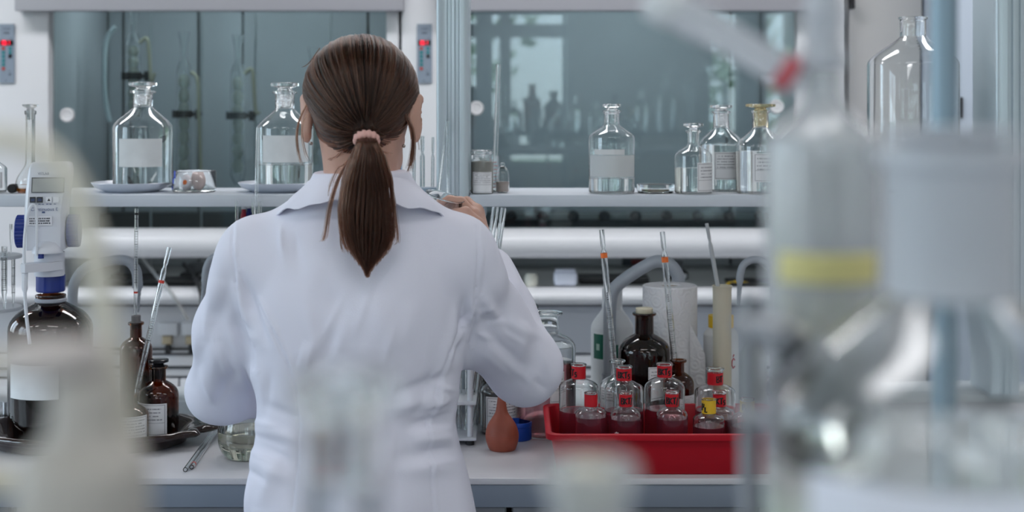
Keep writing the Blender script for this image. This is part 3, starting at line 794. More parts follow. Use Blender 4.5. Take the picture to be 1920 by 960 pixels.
def glass_tube(name, label, cat, p0, p1, r, group=None, rings=(), marks=None, mouth=True, m=None, tip=True, solid=False):
    """graduated pipette: p0 lower end, p1 mouthpiece; rings are (fraction, length, material)"""
    p0, p1 = Vector(p0), Vector(p1); L = (p1 - p0).length
    e = thing(name, label, cat, p0, group)
    mx = axis_mx((0, 0, 0), p1 - p0); m = m or GL
    o = []
    if tip: o += [(r * .35, 0), (r * .45, .01), (r * .95, .035)]
    else: o += [(r, 0)]
    if mouth: o += [(r, L - .058), (r * .98, L - .044), (r * .62, L - .037), (r * .62, L - .034), (r * .82, L - .029), (r * .82, L)]
    else: o += [(r, L)]
    i_ = [(max(a - r * .30, r * .15), b) for a, b in reversed(o)]
    if solid: MB().lathe([(0, o[0][1])] + o + [(0, L)], 16, mx).build('rod', m, e)
    else: MB().lathe(o + i_, 20, mx, closed=True).build('tube', m, e)
    for f, ln, rm in rings:
        MB().lathe([(r * 1.005, f * L), (r * 1.05, f * L), (r * 1.05, f * L + ln), (r * 1.005, f * L + ln)], 18, mx, closed=True).build('colour_ring', rm, e)
    if marks:
        mb = MB(); f0, f1, n = marks
        for k in range(n):
            z = L * (f0 + (f1 - f0) * k / (n - 1))
            full = k % 5 == 0
            mb.lathe([(r * 1.02, z), (r * 1.02, z + .0007)], 14, mx, a0=-PI if full else -2.2, a1=PI if full else -.5)
        z = L * (f1 + .05)
        for k in range(4): mb.lathe([(r * 1.02, z + k * .004), (r * 1.02, z + k * .004 + .0016)], 6, mx, a0=-1.9 + .1 * (k % 2), a1=-1.2)
        stuff(mb.build('graduation', PRINTG, e, smooth=0, normals=False))
    return e

# ------------------------------------------------------------------ on the left shelf
zS = SZ + .0006
def dish(name, label, cat, px, D, zb, Rpx, y_rim, m, foot=.70, grp=None):
    e = thing(name, label, cat, (PX(px, D), D, zb), grp)
    R = PW(Rpx, D); h = PZ(y_rim, D) - zb
    MB().lathe([(0, .001), (R * foot * .95, 0), (R * foot, .002), (R * .90, h * .42), (R * .985, h - .003), (R, h - .001), (R - .001, h), (R - .004, h - .003), (R * .86, h * .48), (R * foot * .94, .005), (0, .004)], 48).build('bowl', m, e)
    return e
PORC = mat('porcelain_bluewhite', (0.60, 0.64, 0.72), rough=0.25)
dish('porcelain_dish', 'blue-white porcelain dish under the label-wrapped empty stoppered bottle', 'dish', 247, 3.04, zS, 74, 341, PORC, grp='porcelain dishes on the left shelf')
dish('porcelain_dish', 'blue-white porcelain dish under the half-full bottle beside the woman\'s neck', 'dish', 524, 3.04, zS, 77, 341, PORC, grp='porcelain dishes on the left shelf')
zd = zS + .0122
bottle('reagent_bottle', 'large empty stoppered bottle with a blank faded label in a porcelain dish', 'bottle', 268, 3.04, zd, 55, 240, 200, 170, 18, 24,
       stopper='flat', y_stop=154, rs_px=26, paper=[(236, 312, 259, 311, BAREPAPER)], group='large bottles on the left shelf')
bottle('reagent_bottle', 'large stoppered bottle a third full of clear liquid, just left of the woman\'s head', 'bottle', 534, 3.04, zd, 53, 242, 204, 171, 18, 23,
       stopper='flat', y_stop=155, rs_px=26, liquid=WATER, y_liq=305, paper=[(500, 581, 253, 303, BAREPAPER)], group='large bottles on the left shelf')
def crystal_dish(px, D):
    e = thing('glass_dish', 'clear glass dish holding an orange-spotted ball and a pink ball, on the left shelf', 'dish', (PX(px, D), D, zS))
    R = PW(41, D); h = PZ(320, D) - zS
    MB().lathe([(0, 0), (R - .003, 0), (R, .003), (R, h - .001), (R - .0008, h), (R - .002, h - .0015), (R - .002, .005), (0, .003)], 40).build('glass', GL, e)
    for k, (a, s) in enumerate(((-158, 9), (-148, 7), (-140, 8))):
        MB().patch(R + .0003, .006 + .012 * k, .014 + .016 * k, a, a + s).build('blue_ink', mat('blue_ink', (.06, .11, .55), rough=.5), e, normals=False)
    return e
crystal_dish(364, 3.02)
def ball(name, label, px, D, r, m, spot=None):
    e = thing(name, label, 'ball', (PX(px, D), D, zS + .0034 + r))
    MB().lathe([(r * math.cos(a), r * math.sin(a)) if abs(math.cos(a)) > 1e-6 else (0, r * math.sin(a)) for a in [(-PI / 2) + PI * i / 14 for i in range(15)]], 22).build('shell', m, e)
    if spot:
        mx = Matrix.Rotation(math.radians(72), 4, 'X')
        MB().lathe([(0, r * 1.012), (r * .25, r * .975), (r * .36, r * .93)], 14, mx).build('spot', spot, e)
ball('spotted_ball', 'small pale ball with an orange spot inside the glass dish', 349, 3.0, .0125, mat('pale_ball', (.68, .64, .68), rough=.5), ORANGE)
ball('pink_ball', 'pale pink round ball inside the glass dish on the shelf', 372, 3.01, .0155, mat('pink_ball', (.66, .52, .50), rough=.6))
# volumetric flask at the left
def volumetric(px, D):
    e = thing('volumetric_flask', 'long-necked stoppered flask with a little orange liquid, behind the digital burette', 'flask', (PX(px, D), D, zS))
    z = lambda y: PZ(y, D) - zS
    R = PW(27, D); rn = PW(8.5, D)
    o = [(0, .001), (R * .8, 0), (R * .95, .004), (R, z(345))] + bez((R, z(345)), (R * .95, z(325)), (rn, z(318)), (rn, z(300)), 10) + [(rn, z(216)), (rn * 1.25, z(213)), (rn * 1.25, z(208)), (rn, z(207))]
    i_ = [(max(a - .0014, 0), b + .001) for a, b in reversed(o[1:-2])] + [(0, .003)]
    MB().lathe(o + i_, 32).build('glass', GL, e)
    MB().lathe([(0, .0025), (R * .90, .003), (R * .96, z(352)), (0, z(352))], 28).build('liquid', mat('orange_liquid', (.55, .16, .02), rough=0, trans=1, ior=1.33), e)
    MB().lathe([(0, z(225)), (rn * .72, z(224)), (rn * .9, z(207)), (rn * .7, z(203)), (rn * 1.7, z(199)), (rn * 1.75, z(196)), (0, z(195))], 24).build('stopper', FROST, e)
volumetric(57, 3.0)
tag(MB().lathe([(0, .010), (.008, .010), (.0095, .008), (.0095, -.008), (.008, -.010), (0, -.010)], 18, Matrix.Translation((PX(24, 2.98), 2.98, zS + .0096)) @ Matrix.Rotation(PI / 2, 4, 'X')).build('rubber_bung', DARK),
    'small black rubber bung lying beside the volumetric flask', 'bung')
bottle('reagent_bottle', 'clear labelled bottle cut by the left edge of the frame on the shelf', 'bottle', -14, 3.0, zS, 26, 317, 300, 285, 9, 12, stopper='flat', y_stop=275, rs_px=13, paper=[(-30, 9, 322, 352, LAB[2])])
# glass tubes and rods around the woman's head, behind her: a rack with tubes at the left, pipettes at the right
def tube_rack(px, D, zb, w, ys, label, tubes):
    e = thing('pipette_rack', label, 'rack', (PX(px, D), D, zb)); hw = PW(w, D) / 2
    m = mat('rack_bluegrey', (.25, .33, .42), rough=.45)
    for k, y in enumerate(ys):
        h = PZ(y, D) - zb
        MB().box(-hw, hw, -.03, .03, h - .008, h).build('rack_plate', m, e, bevel=.002)
    for sx_ in (-1, 1): MB().box(sx_ * (hw - .006) - .004, sx_ * (hw - .006) + .004, -.02, .02, 0.0, PZ(ys[0], D) - zb - .0085).build('rack_foot', m, e, smooth=0)
tube_rack(790, 3.03, zS, 58, [352, 363], 'low blue-grey pipette rack on the shelf end, beside the grey post', 3)
for (a, b, y0, y1, r, lab) in ((792, 792, 351, 255, 4.5, 'upright glass pipette in the blue-grey rack, next to the woman\'s right ear'), (811, 812, 351, 257, 3.0, 'thin upright glass pipette in the blue-grey rack, middle of three'), (776, 777, 351, 262, 3.0, 'upright glass tube in the rack half behind a loose lock of hair')):
    glass_tube('glass_pipette', lab, 'pipette', P3(a, y0 - 1.0, 3.03), P3(b, y1, 3.03), PW(r, 3.03), 'pipettes in the blue-grey rack', tip=False)
glass_tube('glass_rod', 'glass rod leaning left in front of the grey post', 'rod', P3(823, 365.5, 2.9) + Vector((0, -.03, 0)), P3(838, 226, 2.925), PW(3.0, 2.9), 'two rods before the post', mouth=False, tip=False)
glass_tube('glass_rod', 'upright glass rod in front of the grey post, touching the leaning one', 'rod', P3(840, 366, 2.9) + Vector((0, -.012, 0)), P3(839.5, 227, 2.918), PW(2.4, 2.9), 'two rods before the post', mouth=False, tip=False)
def vial(px, D, y0, y1, r, label, cap):
    e = thing('slim_vial', label, 'vial', (PX(px, D), D, PZ(y1, D)))
    h = PZ(y0, D) - PZ(y1, D); R = PW(r, D)
    MB().lathe([(0, 0), (R * .9, 0), (R, .002), (R, h - .012), (R * .7, h - .008), (R * .7, h - .0005), (0, h - .0005)], 20).build('body', cap, e)
    MB().lathe([(0, h), (R * .8, h), (R * .8, h + .012), (0, h + .012)], 18).build('cap', mat('white_cap', (.7, .72, .75), rough=.4), e)
vial(746, 3.06, 295, 363, 7, 'slim bright blue vial between the woman\'s neck and the post', mat('bright_blue', (.02, .30, .55), rough=.35))
vial(731, 3.08, 278, 363, 9, 'slim pale grey vial behind the woman\'s right ear', mat('pale_grey_vial', (.62, .68, .72), rough=.4))
# test tubes standing on the ledge in a rack under the left shelf, tops showing over the shoulder
def tt_rack(px, D, zb, n, label):
    e = thing('test_tube_rack', label, 'rack', (PX(px, D), D, zb)); m = mat('white_rack', (.70, .72, .76), rough=.4)
    for z in (0.0, .20): MB().box(-.07, .07, -.03, .03, z, z + .008).build('rack_plate', m, e, bevel=.002)
    for sx_ in (-1, 1): MB().tube([(sx_ * .064, 0, .0085), (sx_ * .064, 0, .1995)], .005, 8).build('rack_post', m, e)
tt_rack(468, 2.86, BZ + .0006, 3, 'white plastic tube rack hidden behind the woman\'s left shoulder')
for px, y, r, lab in ((444, 377, 3, 'thin glass tube over the woman\'s left shoulder, leftmost of three'), (475, 372, 2.5, 'thin glass tube over the woman\'s left shoulder, middle of three'), (488, 378, 3.2, 'thin glass tube over the woman\'s left shoulder, rightmost of three')):
    glass_tube('glass_tube', lab, 'tube', (PX(px, 2.86), 2.86, BZ + .0095), P3(px, y, 2.86), PW(r, 2.86), 'tubes over the left shoulder', mouth=False, tip=False)
glass_tube('glass_rod', 'long thin glass rod standing before the bottle at the woman\'s left', 'rod', (PX(476, 2.88) - .004, 2.88, BZ + .0095), P3(483.5, 239, 2.9), PW(3.3, 2.9), mouth=False, tip=False)
vial(457, 3.09, 392, 420, 6, 'small red-capped vial under the left shelf', mat('red_vial', (.40, .03, .05), rough=.4))
vial(467, 3.09, 390, 420, 6, 'small dark blue vial under the left shelf', mat('navy_vial', (.01, .02, .14), rough=.4))
for o_, px in ((None, 0),): pass
e = thing('vial_block', 'small white block holding the red and blue vials under the left shelf', 'block', (PX(462, 3.09), 3.09, .926))
MB().box(-.03, .03, -.02, .02, 0, PZ(420, 3.09) - .926 - .0005).build('block', mat('white_rack', (.7, .72, .76)), e, bevel=.003)

# ------------------------------------------------------------------ on the right shelf
zR = zS
def weighing_bottle(px, D):
    bottle('powder_jar', 'wide-mouthed glass jar of grey powder with a printed label, beside the grey post', 'jar', px, D, zR, 21, 302, 297, 284, 17, 22, style='round', liquid=mat('grey_powder', (.44, .43, .39), rough=.9), y_liq=303,
           stopper='flat', y_stop=281, rs_px=20, paper=[(887, 922, 322, 361, LAB[3])])
weighing_bottle(904, 2.965)
def beaker(px, D, Rpx, ytop, label, red=True):
    e = thing('beaker', label, 'beaker', (PX(px, D), D, zR)); R = PW(Rpx, D); h = PZ(ytop, D) - zR
    MB().lathe([(0, 0), (R - .003, 0), (R, .003), (R, h - .003), (R + .002, h), (R + .0006, h), (R - .0014, h - .004), (R - .0014, .004), (0, .002)], 32).build('glass', GL, e)
    if red:
        mb = MB()
        for k in range(8):
            z = h * (.12 + .1 * k); mb.patch(R + .0003, z, z + .0011, -58, -34 if k % 2 else -26)
        mb.patch(R + .0003, h * .1, h * .9, -60, -57.5)
        mb.build('graduation', mat('red_print', (.45, .05, .05), rough=.5), e, smooth=0, normals=False)
beaker(907, 3.035, 29, 292, 'glass beaker with red graduations standing behind the powder jar')
def small_flask(px, D):
    e = thing('round_flask', 'small round glass flask with a pink tip beside the red-marked beaker', 'flask', (PX(px, D), D, zR)); z = lambda y: PZ(y, D) - zR
    R = PW(13, D)
    o = [(0, .001), (R * .7, 0), (R, .006), (R, z(330)), (R * .8, z(317)), (R * .35, z(312)), (R * .35, z(306))]
    MB().lathe(o + [(max(a - .0012, 0), b + .001) for a, b in reversed(o[1:])] + [(0, .002)], 24).build('glass', GL, e)
    MB().lathe([(0, .0022), (R * .9, .003), (R * .93, z(341)), (0, z(341))], 20).build('paste', mat('pale_pink_paste', (.60, .50, .46), rough=.6), e)
small_flask(942, 2.99)
glass_tube('glass_rod', 'tall straight glass tube standing in the red-marked beaker', 'rod', P3(927, 355, 3.035), P3(934.5, 121, 3.035), PW(4.6, 3.035), mouth=False, tip=False)
GREENISH = mat('greenish_glass', (0.93, 0.97, 0.94), rough=0.0, trans=1.0, ior=1.47)
bottle('reagent_bottle', 'white-banded stoppered bottle standing alone in the middle of the right shelf', 'bottle', 1147, 2.985, zR, 43, 258, 234, 207, 14.5, 17.5,
       stopper='flat', y_stop=195, rs_px=17, liquid=WATER, y_liq=331, paper=[(1113, 1168, 279, 289, BAREPAPER), (1106, 1188, 290, 330, mat('frosted_band', (.60, .63, .64), rough=.7))], group='stoppered bottles on the right shelf')
def petri(px, D):
    e = thing('petri_dish', 'low round glass petri dish with a yellowish sample on the right shelf', 'dish', (PX(px, D), D, zR)); R = PW(34, D)
    MB().lathe([(0, 0), (R - .002, 0), (R, .002), (R, .014), (R - .0015, .014), (R - .0015, .003), (0, .002)], 40).build('base', GL, e)
    MB().lathe([(0, .0022), (R * .5, .0024), (R * .52, .007), (0, .008)], 28).build('sample', mat('yellowish_sample', (.50, .44, .34), rough=.5), e)
    MB().lathe([(R + .0004, .004), (R + .002, .004), (R + .002, .0185), (R, .0195), (0, .0195), (0, .018), (R + .0004, .0178)], 40).build('lid', GL, e)
petri(1229, 2.99)
bottle('reagent_bottle', 'short labelled stoppered bottle, nearest of three at the right end of the shelf', 'bottle', 1300, 2.965, zR, 35, 292, 271, 244, 11, 15, style='cone',
       stopper='flat', y_stop=231, rs_px=18.5, liquid=WATER, y_liq=313, paper=[(1303, 1334, 304, 358, LAB[0])], group='stoppered bottles on the right shelf')
bottle('reagent_bottle', 'taller labelled stoppered bottle behind the short one on the right shelf', 'bottle', 1352, 3.05, zR, 41, 270, 240, 208, 15, 18, style='cone', frost=True,
       stopper='flat', y_stop=197, rs_px=21, liquid=WATER, y_liq=271, paper=[(1334, 1376, 284, 335, LAB[1])], group='stoppered bottles on the right shelf')
bottle('reagent_bottle', 'labelled stoppered bottle with a wide yellowish stopper beside the blurred apparatus', 'bottle', 1426, 2.98, zR, 46, 275, 240, 207, 15, 18, style='cone',
       stopper='flat', y_stop=195, rs_px=28, stopper_mat=mat('yellowed_glass', (.80, .68, .40), rough=.05, trans=.9, ior=1.45), liquid=WATER, y_liq=282, paper=[(1406, 1452, 286, 339, LAB[2])], group='stoppered bottles on the right shelf')
carboy = bottle('carboy', 'very large wide-necked glass carboy standing at the right end of the shelf', 'bottle', 1712, 3.03, zR, 84, 122, 68, 32, 24, 27, style='cone', t=.003)
MB().lathe([(.0, .004), (.08, .004), (.088, .008), (.088, .04), (0, .04)], 40).build('residue', WATER, carboy)

# ------------------------------------------------------------------ on the bench, left side
zB = BZ + .0006
# dark glass tray
def brown_tray():
    cx, cy = PX(165, 2.70), 2.71
    e = thing('brown_glass_tray', 'oval dark brown glass tray with fluted rim under the amber bottles', 'tray', (cx, cy, zB))
    rx, ry = .199, .135
    def ring(s, z, fl=0.0):
        out = []
        for i in range(72):
            a = 2 * PI * i / 72
            f = 1 + fl * math.exp(-(((a + PI) % (2 * PI) - PI) / .55) ** 2) * (.6 + .4 * math.cos(a * 18)) + fl * math.exp(-((a - PI) / .55) ** 2) * (.6 + .4 * math.cos(a * 18))
            out.append((rx * s * f * math.cos(a), ry * s * f * math.sin(a), z))
        return out
    rings = [ring(.86, 0), ring(.92, .003), ring(.97, .016), ring(1.0, .020, .10), ring(1.035, .022, .16), ring(1.05, .027, .2), ring(1.03, .034, .17), ring(.99, .034, .10), ring(.94, .027, .03), ring(.88, .010), ring(.84, .006)]
    MB().loft(rings).build('tray', mat('brown_black_glass', (.022, .010, .008), rough=.06, spec=.7), e, smooth=70)
brown_tray()
zT = zB + .0065
big = bottle('amber_bottle', 'big dark amber bottle with a white label under the digital burette', 'bottle', 95, 2.69, zT, 77, 618, 566, 552, 27, 28, style='round', glass=AMBD, liquid=DARKLIQ, y_liq=640,
       paper=[(38, 132, 672, 735, BAREPAPER)])
MB().lathe([(PW(27.2, 2.69), PZ(566, 2.69) - zT), (PW(29, 2.69), PZ(564, 2.69) - zT), (PW(29, 2.69), PZ(560, 2.69) - zT), (PW(27.2, 2.69), PZ(558, 2.69) - zT)], 32, closed=True).build('retaining_ring', mat('grey_ring', (.35, .37, .42), rough=.3), big)
bottle('amber_bottle', 'amber bottle with a grey rubber bung and a pipette in it, behind the leaning pipette', 'bottle', 255, 2.776, zT, 30, 655, 632, 604, 11, 15, style='round', glass=AMB, liquid=DARKLIQ, y_liq=700,
       stopper='plug', y_stop=591, rs_px=8.5, stopper_mat=GREYRUB, group='amber bottles in the brown tray')
bottle('amber_bottle', 'amber bottle with flat black stopper and printed label in the brown tray', 'bottle', 297, 2.715, zT, 37.5, 742, 713, 686, 14, 18, style='round', glass=AMB, liquid=DARKLIQ, y_liq=770,
       stopper='flat', y_stop=673, rs_px=19, stopper_mat=BLKGLASS, paper=[(259, 320, 750, 809, LAB[0])], group='amber bottles in the brown tray')
bottle('amber_bottle', 'short open amber bottle with the leaning pipette, in front in the brown tray', 'bottle', 242, 2.66, zT, 36, 778, 757, 738, 12, 15, style='round', glass=AMB, liquid=DARKLIQ, y_liq=800,
       paper=[(228, 277, 775, 834, LAB[3])], group='amber bottles in the brown tray')
glass_tube('glass_pipette', 'thin upright pipette with a red ring, stuck through the grey bung', 'pipette', P3(254, 589.5, 2.776), P3(256, 391, 2.776), PW(3.6, 2.776), rings=[(.20, .003, REDRING), (.94, .004, DARK)], tip=False, mouth=False, marks=(.3, .9, 26))
glass_tube('glass_pipette', 'leaning pipette with a red ring, standing in the short amber bottle', 'pipette', P3(249, 765, 2.66), P3(317, 464, 2.70), PW(5.2, 2.68), rings=[(.775, .0055, REDRING)], marks=(.12, .55, 30))
# digital burette on the big bottle
def burette():
    D = 2.62; cx = PX(95, D + .06); s = D / F
    W_ = mat('burette_white', (.64, .655, .71), rough=.35); BL = mat('burette_blue', (.012, .03, .20), rough=.35); GREY = mat('lcd_grey', (.30, .32, .31), rough=.25)
    KEYD = mat('key_black', (.02, .02, .025), rough=.4); KEYW = mat('key_white', (.75, .76, .80), rough=.4)
    e = thing('digital_burette', 'white digital burette with blue hand wheels on the big amber bottle', 'burette', (cx, D + .06, PZ(553, D) - .001), rz=.16)
    z = lambda y: PZ(y, D) - PZ(553, D)
    x = lambda p: (p - 95) * s
    yf = -.045
    # housing: tapered face leaning slightly back
    rings = []
    for (y_, a, b, f0, f1) in ((470, 52, 126, -.045, .035), (400, 53, 126, -.045, .035), (360, 55, 131, -.043, .03), (318, 59, 136, -.035, .02), (307, 62, 134, -.030, .015), (304.5, 66, 130, -.024, .01)):
        rings.append([(q[0], q[1], z(y_)) for q in ((x(a), f0 + .008), (x(a) + .006, f0), (x(b) - .006, f0), (x(b), f0 + .008), (x(b), f1 - .008), (x(b) - .006, f1), (x(a) + .006, f1), (x(a), f1 - .008))])
    MB().loft(rings).build('housing', W_, e, smooth=50)
    face = lambda y_: np.interp(y_, [304, 318, 360, 400, 470], [-.026, -.036, -.0445, -.0462, -.0465])
    def plate(name, a, b, y0, y1, m, off=.0004, th=.002, parent=e):
        mb = MB(); f0, f1 = face(y0) - off, face(y1) - off
        mb.add([(x(a), f1 - th, z(y1)), (x(b), f1 - th, z(y1)), (x(b), f0 - th, z(y0)), (x(a), f0 - th, z(y0)), (x(a), f1, z(y1)), (x(b), f1, z(y1)), (x(b), f0, z(y0)), (x(a), f0, z(y0))],
               [(0, 1, 2, 3), (5, 4, 7, 6), (0, 4, 5, 1), (1, 5, 6, 2), (2, 6, 7, 3), (3, 7, 4, 0)])
        return mb.build(name, m, parent, smooth=0)
    scr = plate('display', 67, 127, 332.5, 361, mat('display_bezel', (.10, .105, .11), rough=.4), .0002, .0012); plate('screen', 69, 125, 334.5, 359.5, GREY, .0016, .0006, scr)
    for (a, b, m) in ((64.5, 75, KEYD), (77, 88, KEYD), (94, 104.5, KEYW), (107, 117.5, KEYW)): plate('key', a, b, 369, 379.5, m)
    pr = MB()
    def word(t_, size, px, py):
        w_ = MB(); text_flat(w_, t_, size * s, x(px), face(py) - .0009, z(py)); w_.build('lettering', mat('print_blue', (.07, .10, .22), rough=.6), e, smooth=0, normals=False)
    word('VITLAB', 6.5, 88, 325.5); word('Continuous E', 9.0, 91, 392.5)
    plate('print', 96.5, 101.5, 376, 376.8, KEYD, .0026, .0003)
    tri = MB(); tri.add([(x(96.6), face(374) - .0028, z(376.5)), (x(102), face(374) - .0028, z(376.5)), (x(99.3), face(374) - .0028, z(371.8))], [(0, 1, 2)]); tri.build('arrow_print', KEYD, e, smooth=0)
    for (a, b) in ((66.5, 73.5), (79, 86)):
        for yy in (372.4, 375.2): pr.box(x(a), x(b), face(374) - .0029, face(374) - .0025, z(yy + 1.4), z(yy))
    for a in (66, 72, 80, 86, 94, 100, 108): pr.box(x(a), x(a + 4), face(382) - .0008, face(382) - .0002, z(383.4), z(382.2))
    pr.box(x(86.5), x(92), face(398) - .0008, face(398) - .0002, z(399.5), z(396.5))
    pr.build('key_print', mat('print_blue', (.07, .10, .22), rough=.6), e, smooth=0, normals=False)
    st = plate('sticker', 59, 105, 405, 423, mat('sticker_white', (.74, .74, .78), rough=.6), .0001, .0006)
    p2 = MB(); g = random.Random(3)
    for yy in (408.5, 413, 417.5):
        a = 64
        while a < 99:
            wd = g.uniform(1.5, 3.2); p2.box(x(a), x(a + wd), face(412) - .0012, face(412) - .0008, z(yy + 2.4), z(yy)); a += wd + g.choice((.7, .7, 1.6))
    p2.build('sticker_print', INKD, st, smooth=0)
    # hand wheels with fine ribs
    for (a, b) in ((32.5, 52.5), (127, 150)):
        wl = MB(); n = 60; rings = []
        r0 = PW(31.5, D)
        for xx, rr in ((a, r0 * .88), (a + 2, r0), (b - 2, r0 * 1.0), (b, r0 * .95)):
            rings.append([(x(xx), -.003 + (rr * (1 - .035 * (k % 2))) * math.cos(2 * PI * k / n), z(437) + (rr * (1 - .035 * (k % 2))) * math.sin(2 * PI * k / n)) for k in range(n)])
        wl.loft(rings); wl.build('hand_wheel', BL, e, smooth=25)
    # dome, valve block, blue collar
    mb = MB().lathe([(PW(29, D), z(475)), (PW(27, D), z(465)), (PW(19, D), z(456)), (PW(8, D), z(452)), (0, z(451))], 28, Matrix.Translation((0, -.035, 0))); mb.build('dome', W_, e)
    MB().lathe([(0, z(521)), (PW(27, D), z(521)), (PW(28, D), z(519)), (PW(28, D), z(476)), (0, z(476))], 32, Matrix.Translation((0, -.015, 0))).build('valve_block', W_, e)
    n = 48; col = []
    for yy, rr in ((553.4, 25.5), (551, 27), (522, 27), (521, 26)):
        col.append([(PW(rr, D) * (1 - .03 * (k % 4 == 0)) * math.cos(2 * PI * k / n), PW(rr, D) * (1 - .03 * (k % 4 == 0)) * math.sin(2 * PI * k / n), z(yy)) for k in range(n)])
    MB().loft(col).build('screw_collar', BL, e, smooth=25)
    arm = MB().loft([[(x(53), -.075, z(q)), (x(62), -.082, z(q)), (x(102), -.058, z(q)), (x(122), -.03, z(q)), (x(108), -.015, z(q)), (x(53), -.058, z(q))] for q in (508, 492)]); arm.build('outlet_arm', W_, e, smooth=30)
    MB().lathe([(0, .0), (.0055, 0), (.0055, .012), (.004, .014), (0, .014)], 14, Matrix.Translation((x(86), -.055, z(484)))).build('blue_plug', BL, e)
    T_ = mat('white_ptfe', (.72, .75, .80), rough=.3)
    MB().tube(smooth_path([(x(59), -.072, z(508)), (x(59), -.072, z(460)), (x(61), -.07, z(425)), (x(66), -.068, z(395)), (x(73), -.066, z(382)), (x(79), -.064, z(392)), (x(80), -.062, z(430)), (x(79), -.058, z(478))]), .0028, 8).build('return_tube', T_, e)
    MB().tube(smooth_path([(x(60), -.072, z(509)), (x(60), -.072, z(545)), (x(63), -.072, z(590)), (x(69), -.072, z(642))]), [.0055] * 6 + [.0032] * 13, 8).build('outlet_tube', T_, e)
burette()
# pipette stand cut by the left edge
def pipette_stand():
    D = 2.92; cx = PX(-18, D)
    e = thing('pipette_stand', 'white two-tier pipette stand at the left edge of the bench', 'stand', (cx, D, zB)); m = mat('stand_white', (.66, .69, .74), rough=.4)
    R = PW(56, D)
    for y in (480, 577): MB().lathe([(0, PZ(y + 4, D) - zB), (R, PZ(y + 4, D) - zB), (R + .001, PZ(y, D) - zB), (R, PZ(y - 2, D) - zB), (0, PZ(y - 2, D) - zB)], 40).build('tier', m, e)
    MB().lathe([(0, 0), (R * .7, 0), (R * .7, .012), (R * .6, .018), (.01, .02), (.01, PZ(486, D) - zB), (0, PZ(486, D) - zB)], 40).build('base', m, e)
pipette_stand()
for px, dd, y1, r, lab in ((8, -.045, 462, 5.5, 'glass pipette in the stand at the left edge, nearest the frame edge'), (25, -.02, 484, 3.5, 'slim glass pipette in the left stand, nearest the digital burette')):
    glass_tube('glass_pipette', lab, 'pipette', (PX(px, 2.92 + dd), 2.92 + dd, PZ(578, 2.92) + .0045), P3(px, y1, 2.92 + dd), PW(r, 2.92), 'pipettes in the left stand', marks=(.3, .8, 16), mouth=False)
glass_tube('glass_pipette', 'fine pipette tip standing up above the upper tier of the left stand', 'pipette', P3(21, 476, 2.90), P3(20.5, 420, 2.90), PW(2.6, 2.9), 'pipettes in the left stand', mouth=False)
# clutter at the left edge
for k, (px, r_, lab) in enumerate(((9, .010, 'black thumbscrew at the left edge of the bench, nearest the frame edge'), (24, .009, 'black thumbscrew beside the big amber bottle at the left edge'))):
    e = thing('thumbscrew', lab, 'screw', (PX(px, 2.862), 2.862, zB)); mb = MB()
    n = 24
    mb.loft([[(r_ * (1 + .12 * (j % 2)) * math.cos(2 * PI * j / n), r_ * (1 + .12 * (j % 2)) * math.sin(2 * PI * j / n), z) for j in range(n)] for z in (0, .02)])
    mb.build('head', DARK, e, smooth=25); MB().tube([(0, 0, .0205), (0, 0, .045)], .004, 8).build('shank', STEEL, e)
# pipettes lying on the bench
zl = zB + .0046
glass_tube('glass_pipette', 'glass pipette lying on the bench, the one nearer the brown tray', 'pipette', Vector((PX(347, 2.485), 2.487, zl)), Vector((PX(401, 2.79), 2.79, zl)), .0042, 'pipettes lying on the bench', tip=False, mouth=False)
glass_tube('glass_pipette', 'glass pipette with a red ring lying on the bench, nearer the round flask', 'pipette', Vector((PX(357, 2.495), 2.505, zl)), Vector((PX(407, 2.79), 2.80, zl)), .0042, 'pipettes lying on the bench', rings=[(.06, .004, REDRING)], tip=False, mouth=False)
# round flask beside the woman
def round_flask():
    D = 2.60; px = 466
    e = thing('round_flask', 'wide round-bellied glass flask of greyish liquid under the woman\'s left elbow', 'flask', (PX(px, D), D, zB)); z = lambda y: PZ(y, D) - zB
    R = PW(57, D)
    o = [(0, .002), (R * .66, 0), (R * .76, .002), (R * .92, z(840)), (R, z(818)), (R * .97, z(795)), (R * .80, z(765)), (R * .56, z(742)), (R * .36, z(725)), (R * .30, z(712)), (R * .30, z(690)), (R * .38, z(686)), (R * .38, z(683))]
    o = [o[0], o[1]] + [tuple(p)[:2] for p in smooth_path([(a, b, 0) for a, b in o[2:]], 4)]
    i_ = [(max(a - .002, .001), b + .0012) for a, b in reversed(o[2:])] + [(R * .6, .003), (0, .005)]
    MB().lathe(o + i_, 48).build('glass', GL, e)
    li = [p for p in i_[::-1] if p[1] < z(805)]
    MB().lathe([(a + .0004 if a > 0 else 0, b - .0003) for a, b in li] + [(R - .002, z(805)), (0, z(805))], 44).build('liquid', YLIQ, e)
round_flask()

